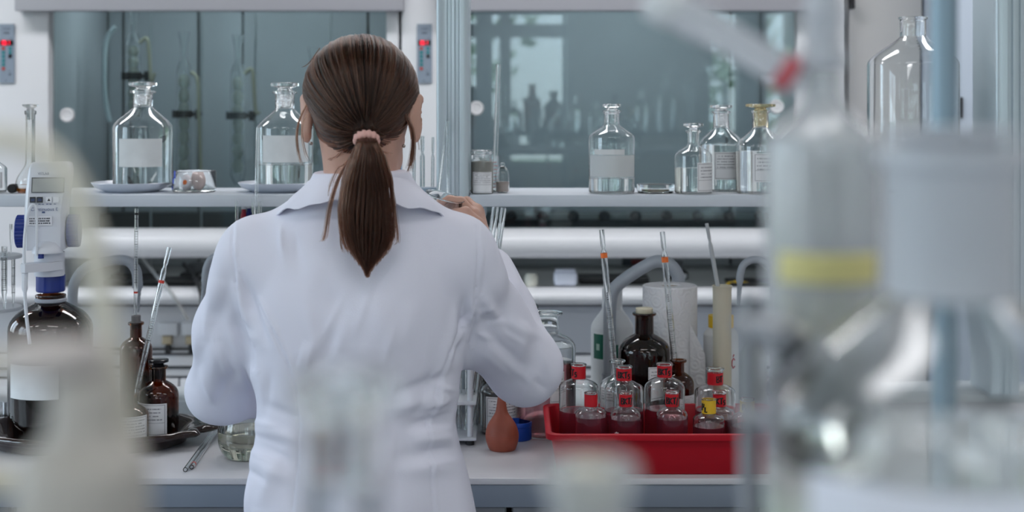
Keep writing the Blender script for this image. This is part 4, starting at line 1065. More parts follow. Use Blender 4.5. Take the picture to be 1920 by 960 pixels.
# grey gooseneck taps on the ledge
TAP = mat('tap_grey_plastic', (.32, .345, .385), rough=.42)
def gooseneck(pts, D, rpx, label, nz, base_y):
    P = [P3(a, b, D) for a, b in pts]
    org = Vector((P[0].x, D, .926))
    e = thing('gooseneck_tap', label, 'tap', org, 'grey laboratory taps on the ledge')
    r = PW(rpx, D)
    path = [Vector((0, 0, .02))] + [p - org for p in P]
    sp = smooth_path(path, 8)
    MB().tube(sp, r, 16).build('neck', TAP, e)
    MB().lathe([(0, 0), (.024, 0), (.024, .012), (.019, .02), (r * 1.25, .03), (r * 1.25, .05), (0, .05)], 28).build('base', TAP, e)
    a, b = sp[-1], sp[-1] + (sp[-1] - sp[-3]).normalized() * .055
    mx = axis_mx(a, b); pr = [(r * .8, 0), (r * .8, .004)]
    for k in range(4): pr += [(r * (.62 - .05 * k), .008 + k * .011), (r * (.72 - .06 * k), .009 + k * .011), (r * (.62 - .06 * k), .018 + k * .011)]
    MB().lathe([(0, 0)] + pr + [(0, pr[-1][1])], 20, mx).build('nozzle', TAP, e)
    MB().lathe([(0, 0), (.013, 0), (.016, .006), (.016, .03), (.012, .036), (0, .036)], 20, Matrix.Translation((0, -.028, .035)) @ Matrix.Rotation(PI / 2, 4, 'X')).build('handle', mat('tap_handle', (.20, .30, .26), rough=.4), e)
gooseneck([(137, 640), (136, 560), (142, 525), (165, 500), (205, 489), (238, 489), (254, 505), (258, 528), (258, 540)], 3.04, 9.5, 'grey gooseneck tap arching over the amber bottles at the left', 4, 0)
gooseneck([(1143, 640), (1144, 575), (1150, 545), (1170, 525), (1205, 502), (1232, 490), (1255, 496), (1270, 515), (1272, 535), (1272, 540)], 3.005, 12, 'thick grey gooseneck tap in front of the paper roll', 4, 0)
gooseneck([(1452, 640), (1452, 560), (1450, 515), (1435, 492), (1412, 487), (1394, 497), (1388, 515), (1387, 528)], 3.04, 7, 'slim grey gooseneck tap beside the blurred clamp', 4, 0)
gooseneck([(500, 640), (498, 560), (480, 500), (440, 480), (402, 482), (388, 500), (385, 520), (384, 528)], 3.04, 7, 'grey gooseneck tap almost hidden behind the woman\'s left sleeve', 4, 0)

# ------------------------------------------------------------------ on the bench, right side
def burette_stand():
    D = 2.72
    x1 = PX(894, D); hw = .085; hy = .06
    e = thing('test_tube_stand', 'white two-tier plastic tube stand half hidden by the woman\'s right hip', 'stand', (x1 - hw, D + .02, zB)); m = mat('stand_white', (.66, .69, .74), rough=.4)
    z = lambda y: PZ(y, D) - zB
    MB().box(-hw, hw, -hy, hy, .009, .015).build('base_plate', m, e, bevel=.002)
    for sx_ in (-1, 1):
        for sy_ in (-1, 1):
            MB().lathe([(0, 0), (.008, 0), (.008, .0085), (0, .0085)], 14, Matrix.Translation((sx_ * (hw - .012), sy_ * (hy - .012), 0))).build('foot', DARK, e)
            MB().tube([(sx_ * (hw - .012), sy_ * (hy - .012), .0155), (sx_ * (hw - .012), sy_ * (hy - .012), .27)], .0055, 10).build('upright', m, e)
    MB().box(-hw, hw, -hy, hy, z(752), z(745)).build('middle_tier', m, e, bevel=.002)
    MB().box(-hw, hw, -hy, hy, .271, .277).build('top_tier', m, e, bevel=.002)
    return e
burette_stand()
for k, (px, y1, r) in enumerate(((848, 700, 4), (858, 690, 4), (869, 690, 4), (878, 690, 3))):
    D = 2.70
    pass
for px, D, y1, r, lab in ((929, 2.75, 388, 6.5, 'tall glass tube standing just behind the woman\'s raised hand'), (944, 2.80, 390, 5.5, 'tall glass tube next to the raised hand, on the outer side'), (862, 2.76, 560, 4, 'glass tube in the white stand beside the woman\'s hip, inner one'), (876, 2.75, 560, 4, 'glass tube in the white stand beside the woman\'s hip, outer one'), (938, 2.77, 418, 4.5, 'graduated pipette with a red ring below the raised hand')):
    x_ = min(PX(px, D), PX(885, D)) if px > 900 else PX(px, D)
    glass_tube('glass_tube', lab, 'tube', (PX(px, D) - (.055 if px > 900 else 0), D, zB + .0155), P3(px, y1, D), PW(r, D), 'tubes in the white stand', mouth=(px == 938), tip=(px == 938), marks=(.55, .8, 18) if px == 938 else None, rings=[(.80, .005, REDRING)] if px == 938 else ())
bottle('vial_bottle', 'clear round-shouldered glass bottle with a printed label behind the rubber bulb', 'bottle', 936, 2.79, zB, 35, 735, 712, 690, 11, 14, style='round', paper=[(912, 969, 738, 798, LAB[3])])
bottle('amber_bottle', 'amber bottle with a black stopper mostly hidden behind the woman\'s right sleeve', 'bottle', 954, 2.895, zB, 62, 655, 600, 585, 20, 25, style='round', glass=AMB, liquid=DARKLIQ, y_liq=700,
       stopper='flat', y_stop=572, rs_px=56, stopper_mat=BLKGLASS)
bottle('wide_mouth_bottle', 'wide-mouthed glass bottle half full of dark pink liquid behind the woman\'s right elbow', 'bottle', 1024, 2.785, zB, 55, 652, 624, 585, 24, 31, style='round', liquid=PINK, y_liq=676, t=.003,
       paper=[(1030, 1056, 688, 745, LAB[1])])
def bulb():
    D = 2.655
    e = thing('rubber_bulb', 'terracotta rubber pipette bulb standing on the bench', 'bulb', (PX(942, D), D, zB)); z = lambda y: PZ(y, D) - zB
    pts = [(.10, 853), (14, 853.2), (24, 843), (30.5, 825), (31, 812), (27, 797), (19, 784), (12.5, 774), (9.5, 762), (7.5, 748), (5.6, 740), (3, 737.5), (0.1, 737)]
    sp = smooth_path([(PW(a, D), max(0, z(b)), 0) for a, b in pts], 4)
    mx = Matrix.Identity(4); mx[0][2] = -.02
    MB().lathe([(0, 0)] + [(p[0], p[1]) for p in sp] + [(0, sp[-1][1])], 40, mx).build('rubber', mat('terracotta_rubber', (.30, .075, .045), rough=.5, var=.12, vscale=30), e)
    MB().lathe([(PW(31.1, D), z(814)), (PW(31.5, D), z(813)), (PW(31.1, D), z(812))], 40, mx, closed=True).build('mould_line', MATS['terracotta_rubber'], e)
bulb()
def blue_cap():
    D = 2.74; e = thing('blue_cap', 'bright blue open plastic cap beside the rubber bulb', 'cap', (PX(971, D), D, zB)); R = PW(26, D); n = 72
    h = .034; rings = []
    for z, r, rib in ((0, R * .97, 0), (.002, R, .02), (h * .72, R, .02), (h * .76, R * 1.03, 0), (h - .001, R * 1.03, 0), (h, R * 1.01, 0), (h, R * .93, 0), (.006, R * .9, 0)):
        rings.append([(r * (1 - rib * (k % 2)) * math.cos(2 * PI * k / n), r * (1 - rib * (k % 2)) * math.sin(2 * PI * k / n), z) for k in range(n)])
    MB().loft(rings).build('cap', mat('cap_blue', (.012, .07, .42), rough=.35), e, smooth=35)
blue_cap()
# red tray
TX0, TX1 = PX(1024, 2.44), PX(1024, 2.44) + .43
TY0, TY1 = 2.452, 2.712
TH = .074
def red_tray():
    cx, cy = (TX0 + TX1) / 2, (TY0 + TY1) / 2
    e = thing('red_tray', 'deep dark red plastic tray full of small stoppered bottles', 'tray', (cx, cy, zB)); m = mat('red_plastic', (.42, .003, .014), rough=.45, spec=.3)
    hx, hy = (TX1 - TX0) / 2, (TY1 - TY0) / 2
    R_ = lambda d, z, r=.022: rrect(hx - d, hy - d, r, 6, z)
    rings = [R_(.022, 0), R_(.020, .002), R_(.010, TH - .012), R_(.0005, TH - .011), R_(0, TH - .006), R_(.0005, TH - .001), R_(.002, TH), R_(.008, TH), R_(.0105, TH - .002), R_(.0205, .006), R_(.024, .004)]
    MB().loft(rings).build('shell', m, e, smooth=45)
red_tray()
zt_ = zB + .0047
TB = 'small bottles standing in the red tray'
def tb(px, D, Rpx, ysh, yneck, ytop, rn, rr, tape, word, label, liq, style='round', **k):
    bottle('reagent_bottle', label, 'bottle', px, D, zt_, Rpx, ysh, yneck, ytop, rn, rr, style=style, tape=tape, word=word, liquid=TRAYTINT, y_liq=liq, group=TB, mouth_lip=3.5, seg=36, **k)
# back row
tb(1157, 2.648, 33, 726, 704, 675, 11.5, 16, None, None, 'clear bottle without tape in the back row of the red tray, holding the left pipette', 770, paper=[(1126, 1150, 722, 760, LAB[2])])
tb(1085, 2.615, 37, 726, 710, 682, 12.5, 15, (685.5, 709, REDTAPE), ('T5', -38), 'larger bottle with a red neck band at the left end of the red tray', 768)
tb(1170, 2.585, 37, 732, 712, 686, 13.5, 16, (690, 712, REDTAPE), ('BKT5', 0), 'larger bottle with red neck band in front of the untaped bottle in the red tray', 768)
tb(1246, 2.600, 38, 728, 706, 681, 13, 15.5, (684, 706, REDTAPE), ('BKT5', -4), 'larger bottle with red neck band before the big amber bottle', 765, logo=False)
tb(1341, 2.640, 38, 735, 720, 690, 14, 17.5, (698, 720, REDTAPE), ('BT', 28), 'larger bottle with red neck band at the right of the red tray, below the cylinder', 768)
# front row
tb(1108, 2.515, 29.5, 778, 762, 735, 11.5, 12.5, (739, 761, REDTAPE), None, 'small bottle with a split red band and no writing, front left in the red tray', 780)
tb(1173, 2.509, 29.5, 783, 762, 735, 11.5, 12.5, (739, 761, REDTAPE), ('BKT/', 16), 'small red-banded bottle with a white etched mark, front of the red tray', 784, logo=(1155, 810))
tb(1260, 2.511, 29.5, 780, 762, 733, 11.5, 13.5, (738, 761, REDTAPE), ('BKT/', 4), 'small red-banded bottle at the middle of the front row in the red tray', 783)
tb(1349, 2.574, 29.5, 778, 762, 733, 11.5, 14, (739, 761, REDTAPE), ('KT5', 12), 'small red-banded bottle behind the yellow-banded one in the red tray', 782)
tb(1329, 2.514, 30, 787, 775, 747, 12.5, 14, (749, 774, YELTAPE), ('PL', -38), 'small bottle with a yellow neck band, front of the red tray', 798)
tb(1401, 2.520, 30, 787, 772, 747, 12.5, 14, (751, 772, YELTAPE), ('PL', -20), 'small yellow-banded bottle beside the blurred clamp at the right end of the red tray', 798)
# amber bottles behind the tray
bottle('amber_bottle', 'big dark amber bottle with a cream stopper behind the red tray', 'bottle', 1208, 2.815, zB, 49, 660, 625, 586, 17.5, 22.5, style='round', glass=AMBD, liquid=DARKLIQ, y_liq=690,
       stopper='plug', y_stop=577, rs_px=16, stopper_mat=CREAM, paper=[(1211, 1243, 680, 735, LAB[0])])
bottle('amber_bottle', 'small open amber bottle with the right-hand pipette in it, behind the red tray', 'bottle', 1272, 2.755, zB, 29, 720, 697, 674, 11, 15.5, style='round', glass=AMB, liquid=DARKLIQ, y_liq=735, paper=[(1276, 1300, 737, 765, LAB[1])])
glass_tube('glass_pipette', 'graduated pipette with an orange ring standing in the untaped clear bottle', 'pipette', P3(1159, 760, 2.652), P3(1128, 431, 2.64), PW(6, 2.65), 'orange-ringed pipettes', rings=[(.842, .009, ORANGE)], marks=(.18, .55, 30))
glass_tube('glass_pipette', 'graduated pipette with an orange ring standing in the small amber bottle', 'pipette', P3(1272, 762, 2.757), P3(1242, 435, 2.745), PW(6, 2.78), 'orange-ringed pipettes', rings=[(.828, .010, ORANGE)], marks=(.18, .55, 30))
# paper roll
def paper_roll():
    D = 2.915; e = thing('paper_roll', 'white embossed paper towel roll standing behind the pipettes', 'paper roll', (PX(1256, D), D, zB)); R = PW(51, D); h = PZ(534, D) - zB
    m = mat('paper_towel', (.70, .69, .71), rough=.95)
    nt = m.node_tree; b = nt.nodes['Principled BSDF']; co = nt.nodes.new('ShaderNodeTexCoord'); v = nt.nodes.new('ShaderNodeTexVoronoi'); v.inputs['Scale'].default_value = 52; v.feature = 'F1'
    si = nt.nodes.new('ShaderNodeMath'); si.operation = 'SINE'; mu = nt.nodes.new('ShaderNodeMath'); mu.operation = 'MULTIPLY'; mu.inputs[1].default_value = 16
    nt.links.new(co.outputs['Object'], v.inputs['Vector']); nt.links.new(v.outputs['Distance'], mu.inputs[0]); nt.links.new(mu.outputs[0], si.inputs[0])
    bp = nt.nodes.new('ShaderNodeBump'); bp.inputs['Strength'].default_value = .22; bp.inputs['Distance'].default_value = .002
    nt.links.new(si.outputs[0], bp.inputs['Height']); nt.links.new(bp.outputs[0], b.inputs['Normal'])
    MB().lathe([(R - .002, 0), (R, .002), (R, h - .002), (R - .002, h), (.022, h), (.020, h - .002), (.020, .002), (.022, 0)], 56, closed=True).build('roll', m, e)
    MB().lathe([(.0198, .001), (.0198, h - .003), (.0185, h - .003), (.0185, .001)], 32, closed=True).build('core', mat('cardboard_core', (.30, .24, .18), rough=.9), e)
    # loose sheet hanging out to the right
    sh = MB(); n = 14; rows = []
    for i in range(n + 1):
        t = i / n
        zt2 = h * (.74 - .22 * t); x = R * math.cos(-.9 + .25 * t) + .02 * t; y = R * math.sin(-.9) - .012 * t - .004
        rows.append([(x, y, zt2), (x + .002 * math.sin(t * 9), y - .003, zt2 * .55), (x + .004, y, .004)])
    vs = [p for r in rows for p in r]; fs = [(3 * i + j, 3 * i + j + 1, 3 * i + j + 4, 3 * i + j + 3) for i in range(n) for j in range(2)]
    sh.add(vs, fs).build('loose_sheet', m, e, normals=False)
paper_roll()
# white plastic bottles behind the taps
PE = mat('white_polyethylene', (.66, .67, .68), rough=.4, sss=.0)
GREENL = mat('green_label', (.01, .11, .07), rough=.45)
def plastic_bottle(px, D, Rpx, ysh, yneck, ytop, rn, label, cap=None, green=None, capy=None, word=None, m=None, zb=None):
    zb = zb or zB
    e = thing('plastic_bottle', label, 'bottle', (PX(px, D), D, zb)); z = lambda y: PZ(y, D) - zb
    R, r = PW(Rpx, D), PW(rn, D)
    sc = shoulder_curve(R, z(ysh), r, z(yneck), 'cone')
    MB().lathe([(0, 0), (R - .004, 0), (R, .004)] + sc + [(r, z(ytop) - .002), (r - .002, z(ytop)), (0, z(ytop))], 36).build('body', m or PE, e)
    if cap:
        n = 40; rc = PW(cap[0], D)
        rings = [[(rc * (1 - .03 * (k % 2)) * math.cos(2 * PI * k / n), rc * (1 - .03 * (k % 2)) * math.sin(2 * PI * k / n), z(yy)) for k in range(n)] for yy in (cap[2], cap[1])]
        MB().loft(rings).build('screw_cap', cap[3], e, smooth=25)
    if green:
        for (a0, a1, y0, y1) in green:
            MB().patch(R + .0005, z(y1), z(y0), a0, a1).build('green_label', GREENL, e, normals=False)
            am = (a0 + a1) / 2
            MB().patch(R + .0008, z((y0 + y1) / 2 + 7), z((y0 + y1) / 2 - 5), am - (a1 - a0) * .16, am + (a1 - a0) * .16).build('label_motif', mat('label_pale_green', (.35, .50, .42), rough=.5), e, normals=False)
    if word:
        handwriting(MB(), word[0], R + .0006, z(word[1]), PW(word[2], D), word[3], pen=.12).build('red_lettering', mat('red_lettering', (.42, .015, .02), rough=.5), e, smooth=0)
    return e
plastic_bottle(1148, 3.078, 40, 615, 578, 540, 19, 'white plastic bottle with a dark green label behind the thick gooseneck tap', green=[(-152, -118, 622, 668), (-116, -78, 640, 694)], zb=.9256)
plastic_bottle(1352, 2.90, 33, 628, 610, 600, 20, 'white plastic bottle with yellow screw cap and red lettering behind the cylinder', cap=(24, 591, 613, mat('cap_yellow', (.78, .50, .02), rough=.4)), word=("S'C", 676, 18, -52))
plastic_bottle(1412, 2.93, 26, 670, 640, 625, 12, 'translucent white plastic bottle half behind the blurred clamp', m=mat('translucent_pe', (.52, .55, .54), rough=.45))
def cylinder():
    D = 2.815; e = thing('measuring_cylinder', 'yellowed plastic measuring cylinder with a glass rod in it', 'cylinder', (PX(1354, D), D, zB)); R = PW(17.5, D); h = PZ(535, D) - zB
    m = mat('yellowed_plastic', (.50, .46, .36), rough=.45)
    MB().lathe([(0, .008), (R * 1.6, .008), (R * 1.7, .003), (R * 1.7, 0), (0, 0)], 32).build('foot', m, e)
    MB().lathe([(0, .0085), (R, .0085), (R, h - .012), (R * 1.02, h - .006), (R * 1.10, h - .001), (R * 1.06, h), (R * .93, h - .005), (R * .92, .012), (0, .012)], 36).build('body', m, e)
cylinder()
glass_tube('glass_rod', 'thin grey rod leaning out of the yellowed measuring cylinder', 'rod', P3(1357, 600, 2.815), P3(1325, 419, 2.815), PW(4.0, 2.815), tip=False, m=mat('frosted_rod', (.60, .62, .64), rough=.3, trans=.4))
# ------------------------------------------------------------------ the bench in front of the lens: shelf, blurred glassware
FZ = 1.30
t = thing('front_bench', 'grey laboratory bench below the frame that carries the near shelf', 'bench', (0, .05, BZ))
MB().box(-1.6, 1.6, 0, 1.1, -.03, 0).build('worktop', WTOP, t, bevel=.003)
for a, b in ((-1.58, -.53), (-.525, .525), (.53, 1.58)): MB().box(a, b, .05, 1.05, -.9, -.031).build('base_unit', CABW, t, bevel=.003)
t = thing('front_shelf', 'grey reagent shelf just below the frame under the blurred bottles', 'shelf', (0, .26, FZ))
MB().box(-1.5, 1.5, 0, .47, -.025, 0).build('board', SHELFM, t, bevel=.003)
for x in (-1.2, 0.55, 1.3): MB().box(x - .03, x + .03, .38, .45, BZ - FZ + .0005, -.0255).build('upright', ALU, t, bevel=.003)
zF = FZ + .0006
def nb(px, D): return (PX(px, D), D, zF)
FRG = mat('frosted_neck_glass', (.80, .83, .88), rough=.38, trans=.55, ior=1.45)
HAZE = mat('hazy_glass', (.88, .90, .92), rough=.12, trans=.70, ior=1.45)  # whitish, slightly rough glass that transmits only partly
OPAL = mat('opal_plastic', (.42, .395, .36), rough=.5)
CREAMH = mat('cream_hose', (.62, .59, .50), rough=.45)
NEARP = mat('near_label_paper', (.76, .78, .86), rough=.7)
# big stoppered bottle at the right
def near_bottle():
    D = .52; px = 1782
    e = thing('reagent_bottle', 'very blurred large bottle with frosted neck and pale label at the right edge', 'bottle', nb(px, D))
    z = lambda y: PZ(y, D) - zF
    R, rn = PW(345, D), PW(122, D)
    t_ = .0022
    o = [(0, .002), (R * .8, 0), (R - .004, 0), (R, .005)] + shoulder_curve(R, z(775), rn, z(555), 'cone')
    i_ = [(max(a - t_, 0), b + (.003 if b < .01 else 0)) for a, b in reversed(o[1:])] + [(0, .004)]
    MB().lathe(o + i_, 64).build('glass', GL, e)
    nk = [(rn, z(554)), (rn * 1.0, z(330)), (rn * 1.03, z(318)), (rn * 1.16, z(305)), (rn * 1.18, z(285)), (rn * 1.14, z(276)), (rn * .84, z(276)), (rn * .82, z(300)), (rn * .82, z(554))]
    MB().lathe(nk, 56, closed=True).build('frosted_neck', FRG, e)
    MB().lathe([(0, z(480)), (rn * .74, z(480)), (rn * .80, z(290)), (rn * .80, z(276)), (rn * .62, z(268)), (rn * 1.02, z(258)), (rn * 1.04, z(240)), (0, z(238))], 48).build('stopper', FRG, e)
    MB().patch(R + .0003, z(1190), z(838), -150, -30, 30).build('paper_label', NEARP, e, normals=False)
    MB().lathe([(0, .0042), (R - t_ - .001, .0045), (R - t_ + .0004, .009), (R - t_ + .0004, z(850)), (0, z(850))], 56).build('liquid', WATER, e)
near_bottle()
# distillation apparatus: wide jacket, head with a side arm, thermometer neck
def still():
    D = .64; px = 1543
    e = thing('distillation_column', 'blurred tall glass column with a slanting side arm and yellow band, right of centre', 'glass apparatus', nb(px, D))
    z = lambda y: PZ(y, D) - zF
    x = lambda p: (p - px) * D / F
    R = PW(110, D); t_ = .0018
    o = [(R * .99, .0), (R, .004), (R, z(300)), (R * .97, z(262)), (R * .80, z(240)), (R * .42, z(205)), (R * .30, z(170)), (R * .30, z(130))]
    o = o[:2] + [tuple(p)[:2] for p in smooth_path([(a, b, 0) for a, b in o[2:]], 4)]
    MB().lathe(o + [(max(a - t_, .002), b) for a, b in reversed(o)], 48, closed=True).build('jacket', HAZE, e)
    # inner flask with a pale yellow fill and its yellow collar
    Ri = R * .74
    q = [(0, z(640)), (Ri * .5, z(632)), (Ri * .9, z(600)), (Ri, z(560)), (Ri * .95, z(520)), (Ri * .9, z(505))]
    MB().lathe(q + [(0, z(505))], 40).build('fill', mat('pale_yellow_fill', (.80, .76, .52), rough=.05, trans=1, ior=1.36), e)
    MB().lathe([(R * 1.004, z(520)), (R * 1.03, z(517)), (R * 1.03, z(468)), (R * 1.004, z(465))], 40, a0=math.radians(-147), a1=math.radians(-44), closed=True).build('yellow_collar', mat('yellow_plastic_collar', (.66, .60, .26), rough=.45), e)
    MB().lathe([(R * .28, z(466)), (R * .30, z(300)), (R * .26, z(300)), (R * .24, z(466))], 28, closed=True).build('inner_tube', HAZE, e)
    MB().lathe([(0, z(660)), (R * .82, z(660)), (R * .84, z(690)), (R * .84, .004), (R * .80, .004), (R * .80, z(700)), (0, z(690))], 40).build('lower_chamber', HAZE, e)
    # ground joint and neck
    nkr = R * .30
    MB().lathe([(nkr * 1.0, z(129)), (nkr * 1.35, z(120)), (nkr * 1.35, z(100)), (nkr * 1.02, z(92)), (nkr * .98, z(40)), (nkr * 1.2, z(32)), (nkr * 1.2, z(18)), (nkr * .98, z(10)), (nkr * .95, z(-160)), (nkr * .75, z(-160)), (nkr * .78, z(128))], 36, closed=True).build('head', FRG, e)
    # side arm
    ap = smooth_path([(x(1505), .0, z(160)), (x(1470), .0, z(135)), (x(1400), .0, z(92)), (x(1330), .0, z(52)), (x(1272), .0, z(22))], 5)
    n = len(ap); MB().tube(ap, [PW(np.interp(i / (n - 1), [0, .2, .3, .7, .8, 1], [22, 26, 30, 32, 36, 36]), D) for i in range(n)], 24).build('side_arm', FRG, e)
    a, b = ap[3], ap[5]
    mx = axis_mx(a, b); MB().lathe([(PW(29, D), 0), (PW(34, D), .001), (PW(34, D), .007), (PW(30, D), .008)], 28, mx).build('red_clip', mat('red_clip', (.50, .08, .10), rough=.4), e)
    c = ap[-1]; mx = axis_mx(ap[-4], ap[-1])
    MB().lathe([(0, 0), (PW(34, D), 0), (PW(40, D), .004), (PW(40, D), .012), (PW(26, D), .016), (0, .016)], 28, Matrix.Translation(c - ap[-4]) @ mx).build('arm_cap', mat('milky_cap', (.66, .68, .70), rough=.35), e)
still()
def near_clamp():
    D = .597
    e = thing('clamp', 'blurred dark two-pronged clamp gripping the near glass column on its left side', 'clamp', P3(1415, 617, D))
    x = lambda p: (p - 1415) * D / F
    z = lambda y: -(y - 617) * D / F
    G = mat('cast_grey_metal', (.30, .31, .33), rough=.45, metal=.6)
    MB().tube(smooth_path([(x(1386), 0, z(612)), (x(1420), -.004, z(615)), (x(1452), -.008, z(620)), (x(1478), -.006, z(640))]), [.0048] * 6 + [.006] * 6 + [.007] * 7, 14).build('arm', G, e)
    MB().tube(smooth_path([(x(1476), -.005, z(636)), (x(1486), -.006, z(665)), (x(1476), -.007, z(705)), (x(1458), -.004, z(740))]), .0075, 12).build('prong', DARK, e)
    MB().tube(smooth_path([(x(1388), 0, z(790)), (x(1412), -.002, z(785)), (x(1440), -.004, z(778))]), .0055, 12).build('screw', G, e)
    MB().tube(smooth_path([(x(1414), .014, z(560)), (x(1414), .014, z(700)), (x(1414), .014, z(1100)), (x(1414), .014, z(1305))]), .004, 12).build('post', G, e)
    MB().box(x(1414) - .006, x(1414) + .006, .004, .020, z(625), z(608)).build('boss', G, e, bevel=.001)
    MB().box(x(1414) - .006, x(1414) + .006, .002, .020, z(795), z(777)).build('boss', G, e, bevel=.001)
near_clamp()
# retort stand rod
D = 1.0
e = thing('retort_stand', 'dark blue-grey blurred retort stand rod rising behind the near bottle', 'stand', (PX(1770, D), D, BZ + .0006))
RODM = mat('stand_rod', (.22, .30, .36), rough=.4, metal=.4)
MB().box(-.09, .09, -.07, .07, 0, .014).build('base', RODM, e, bevel=.004)
MB().tube([(0, 0, .0145), (0, 0, 1.3)], PW(25, D), 24).build('rod', RODM, e)
# neck of a bottle in front of the coat
def near_neck(px, D, yt, rl, yl, rn, rb, ysh, label, m, sm=None):
    e = thing('reagent_bottle', label, 'bottle', nb(px, D)); z = lambda y: PZ(y, D) - zF
    r, l = PW(rn, D), PW(rl, D); R = PW(rb, D); t_ = .0016
    o = [(0, .002), (R - .003, 0), (R, .003)] + shoulder_curve(R, z(ysh + 160), r, z(ysh), 'round') + [(r, z(yl + 14)), (l * .96, z(yl)), (l, z(yl - 10)), (l, z(yt + 8)), (l * .96, z(yt)), (r * .82, z(yt)), (r * .80, z(yl))]
    i_ = [(max(a - t_, 0), b) for a, b in reversed(shoulder_curve(R, z(ysh + 160), r, z(ysh), 'round'))] + [(R - t_, .005), (0, .005)]
    MB().lathe(o + i_, 48).build('glass', m, e)
    return e, z
e, z = near_neck(642, .385, 697, 94, 762, 72, 190, 1010, 'very blurred clear bottle neck in front of the woman\'s white coat', GL)
MB().lathe([(0, z(900)), (PW(52, .385), z(900)), (PW(56, .385), z(716)), (PW(40, .385), z(700)), (0, z(700))], 36).build('stopper', GL, e)
e, z = near_neck(1105, .40, 868, 92, 905, 74, 190, 1080, 'very blurred short bottle neck at the bottom edge below the red tray', HAZE)
MB().lathe([(0, z(1000)), (PW(56, .40), z(1000)), (PW(60, .40), z(885)), (PW(40, .40), z(872)), (0, z(870))], 36).build('stopper', mat('ivory_stopper', (.66, .61, .44), rough=.3, trans=.3), e)
# opal wash bottle with its flanged neck and cream hose at the left
def near_flask():
    D = .40; px = 155
    e = thing('wash_bottle', 'very blurred opal beige bottle with a wide flange at the lower left', 'bottle', nb(px, D)); z = lambda y: PZ(y, D) - zF
    P = lambda r: PW(r, D)
    body = [(0, 0), (P(118), 0), (P(124), .003), (P(126), z(900))] + bez((P(126), z(900)), (P(124), z(835)), (P(70), z(845)), (P(62), z(790)), 8) + [(P(60), z(705)), (P(56), z(700)), (0, z(700))]
    MB().lathe(body, 48).build('body', OPAL, e)
    mx = Matrix.Translation((P(-58), 0, 0))
    MB().lathe([(0, z(699)), (P(60), z(699)), (P(92), z(690)), (P(98), z(675)), (P(96), z(650)), (P(84), z(642)), (0, z(640))], 44, mx).build('flange', mat('flange_greyrose', (.50, .46, .44), rough=.5), e)
    MB().tube(smooth_path([(P(-235), .0, z(668)), (P(-190), 0, z(676)), (P(-150), 0, z(684)), (P(-128), 0, z(680))]), P(22), 16).build('side_spout', mat('spout_cream', (.60, .56, .44), rough=.45), e)
near_flask()
D = .43
tag(MB().tube(smooth_path([P3(-190, 262, D), P3(-70, 258, D), P3(20, 264, D), P3(84, 285, D), P3(130, 335, D), P3(160, 420, D), P3(183, 510, D), P3(205, 640, D), P3(228, 760, D), P3(240, 840, D), P3(246, 900, D), P3(250, 1100, D), P3(252, 1735, D)]), PW(23, D), 20).build('rubber_hose', CREAMH),
    'very blurred cream hose arching down across the left side', 'hose')
e = thing('stopcock', 'very blurred cream stopcock end at the lower left corner', 'stopcock', (PX(-20, .45), .45, zF))
z = PZ(900, .45) - zF
MB().tube([(-.05, 0, z), (.004, 0, z), (.008, 0, z)], [PW(26, .45), PW(26, .45), PW(22, .45)], 20).build('plug', mat('spout_cream', (.60, .56, .44)), e)
MB().lathe([(0, 0), (.02, 0), (.02, .006), (.006, .012), (.006, z - .003), (0, z - .003)], 24, Matrix.Translation((-.03, 0, 0))).build('stem', HAZE, e)

# shelf of bottles behind the photographer, visible in the mirror of the right-hand sash
RSZ = 1.36; RSY = -.95
t = thing('rear_shelf', 'grey reagent shelf behind the viewpoint, mirrored in the right sash', 'shelf', (0.2, RSY - .13, RSZ))
MB().box(-1.5, 1.5, 0, .26, -.03, 0).build('board', mat('rear_shelf_grey', (.22, .24, .26), rough=.5), t, bevel=.003)
for x in (-1.35, -.45, .45, 1.35): MB().box(x - .025, x + .025, .08, .16, -RSZ + .0005, -.0305).build('upright', ALU, t, bevel=.003)
OAM = mat('orange_amber', (.45, .14, .04), rough=.25, trans=.5)
def mirror_bottle(x, R, h, m, cap, label):
    e = thing('reagent_bottle', label, 'bottle', (x, RSY, RSZ + .0006), 'bottles mirrored in the right sash')
    zs = h * .58; zn = h * .78; rn = R * .36
    o = [(0, .002), (R - .003, 0), (R, .004)] + shoulder_curve(R, zs, rn, zn, 'round') + [(rn, h * .92), (rn * 1.25, h * .93), (rn * 1.25, h * .955), (0, h * .955)]
    MB().lathe(o, 28).build('glass', m, e)
    MB().lathe([(0, h * .956), (rn * 1.1, h * .956), (rn * 1.3, h * .98), (rn * 1.25, h), (0, h)], 22).build('stopper', cap, e)
for i, (x, R, h, m, cap, lab) in enumerate((
    (-.22, .075, .33, AMBD, BLKGLASS, 'dark bottle mirrored at the left end of the right sash, by the white sash button'),
    (.005, .07, .22, GL, GL, 'squat clear bottle mirrored left of the orange one'),
    (.145, .062, .34, OAM, mat('orange_cap', (.50, .16, .05), rough=.5), 'orange-brown bottle mirrored in front of the window in the right sash'),
    (.30, .07, .29, AMBD, DARK, 'dark capped bottle mirrored right of the orange one'),
    (.45, .05, .26, GL, GL, 'slim clear bottle mirrored at the window edge in the right sash'),
    (.60, .055, .22, GL, GL, 'clear bottle mirrored beyond the window in the right sash, first of three'),
    (.74, .06, .27, AMBD, BLKGLASS, 'dark bottle mirrored in the middle of the right sash'),
    (.93, .05, .30, GL, GL, 'tall clear bottle mirrored left of the big one in the right sash'),
    (1.10, .085, .40, HAZE, GL, 'biggest bottle mirrored above the middle bottle of the right shelf'),
    (1.36, .06, .25, GL, GL, 'clear bottle mirrored at the right part of the sash'))):
    mirror_bottle(x, R, h, m, cap, lab)
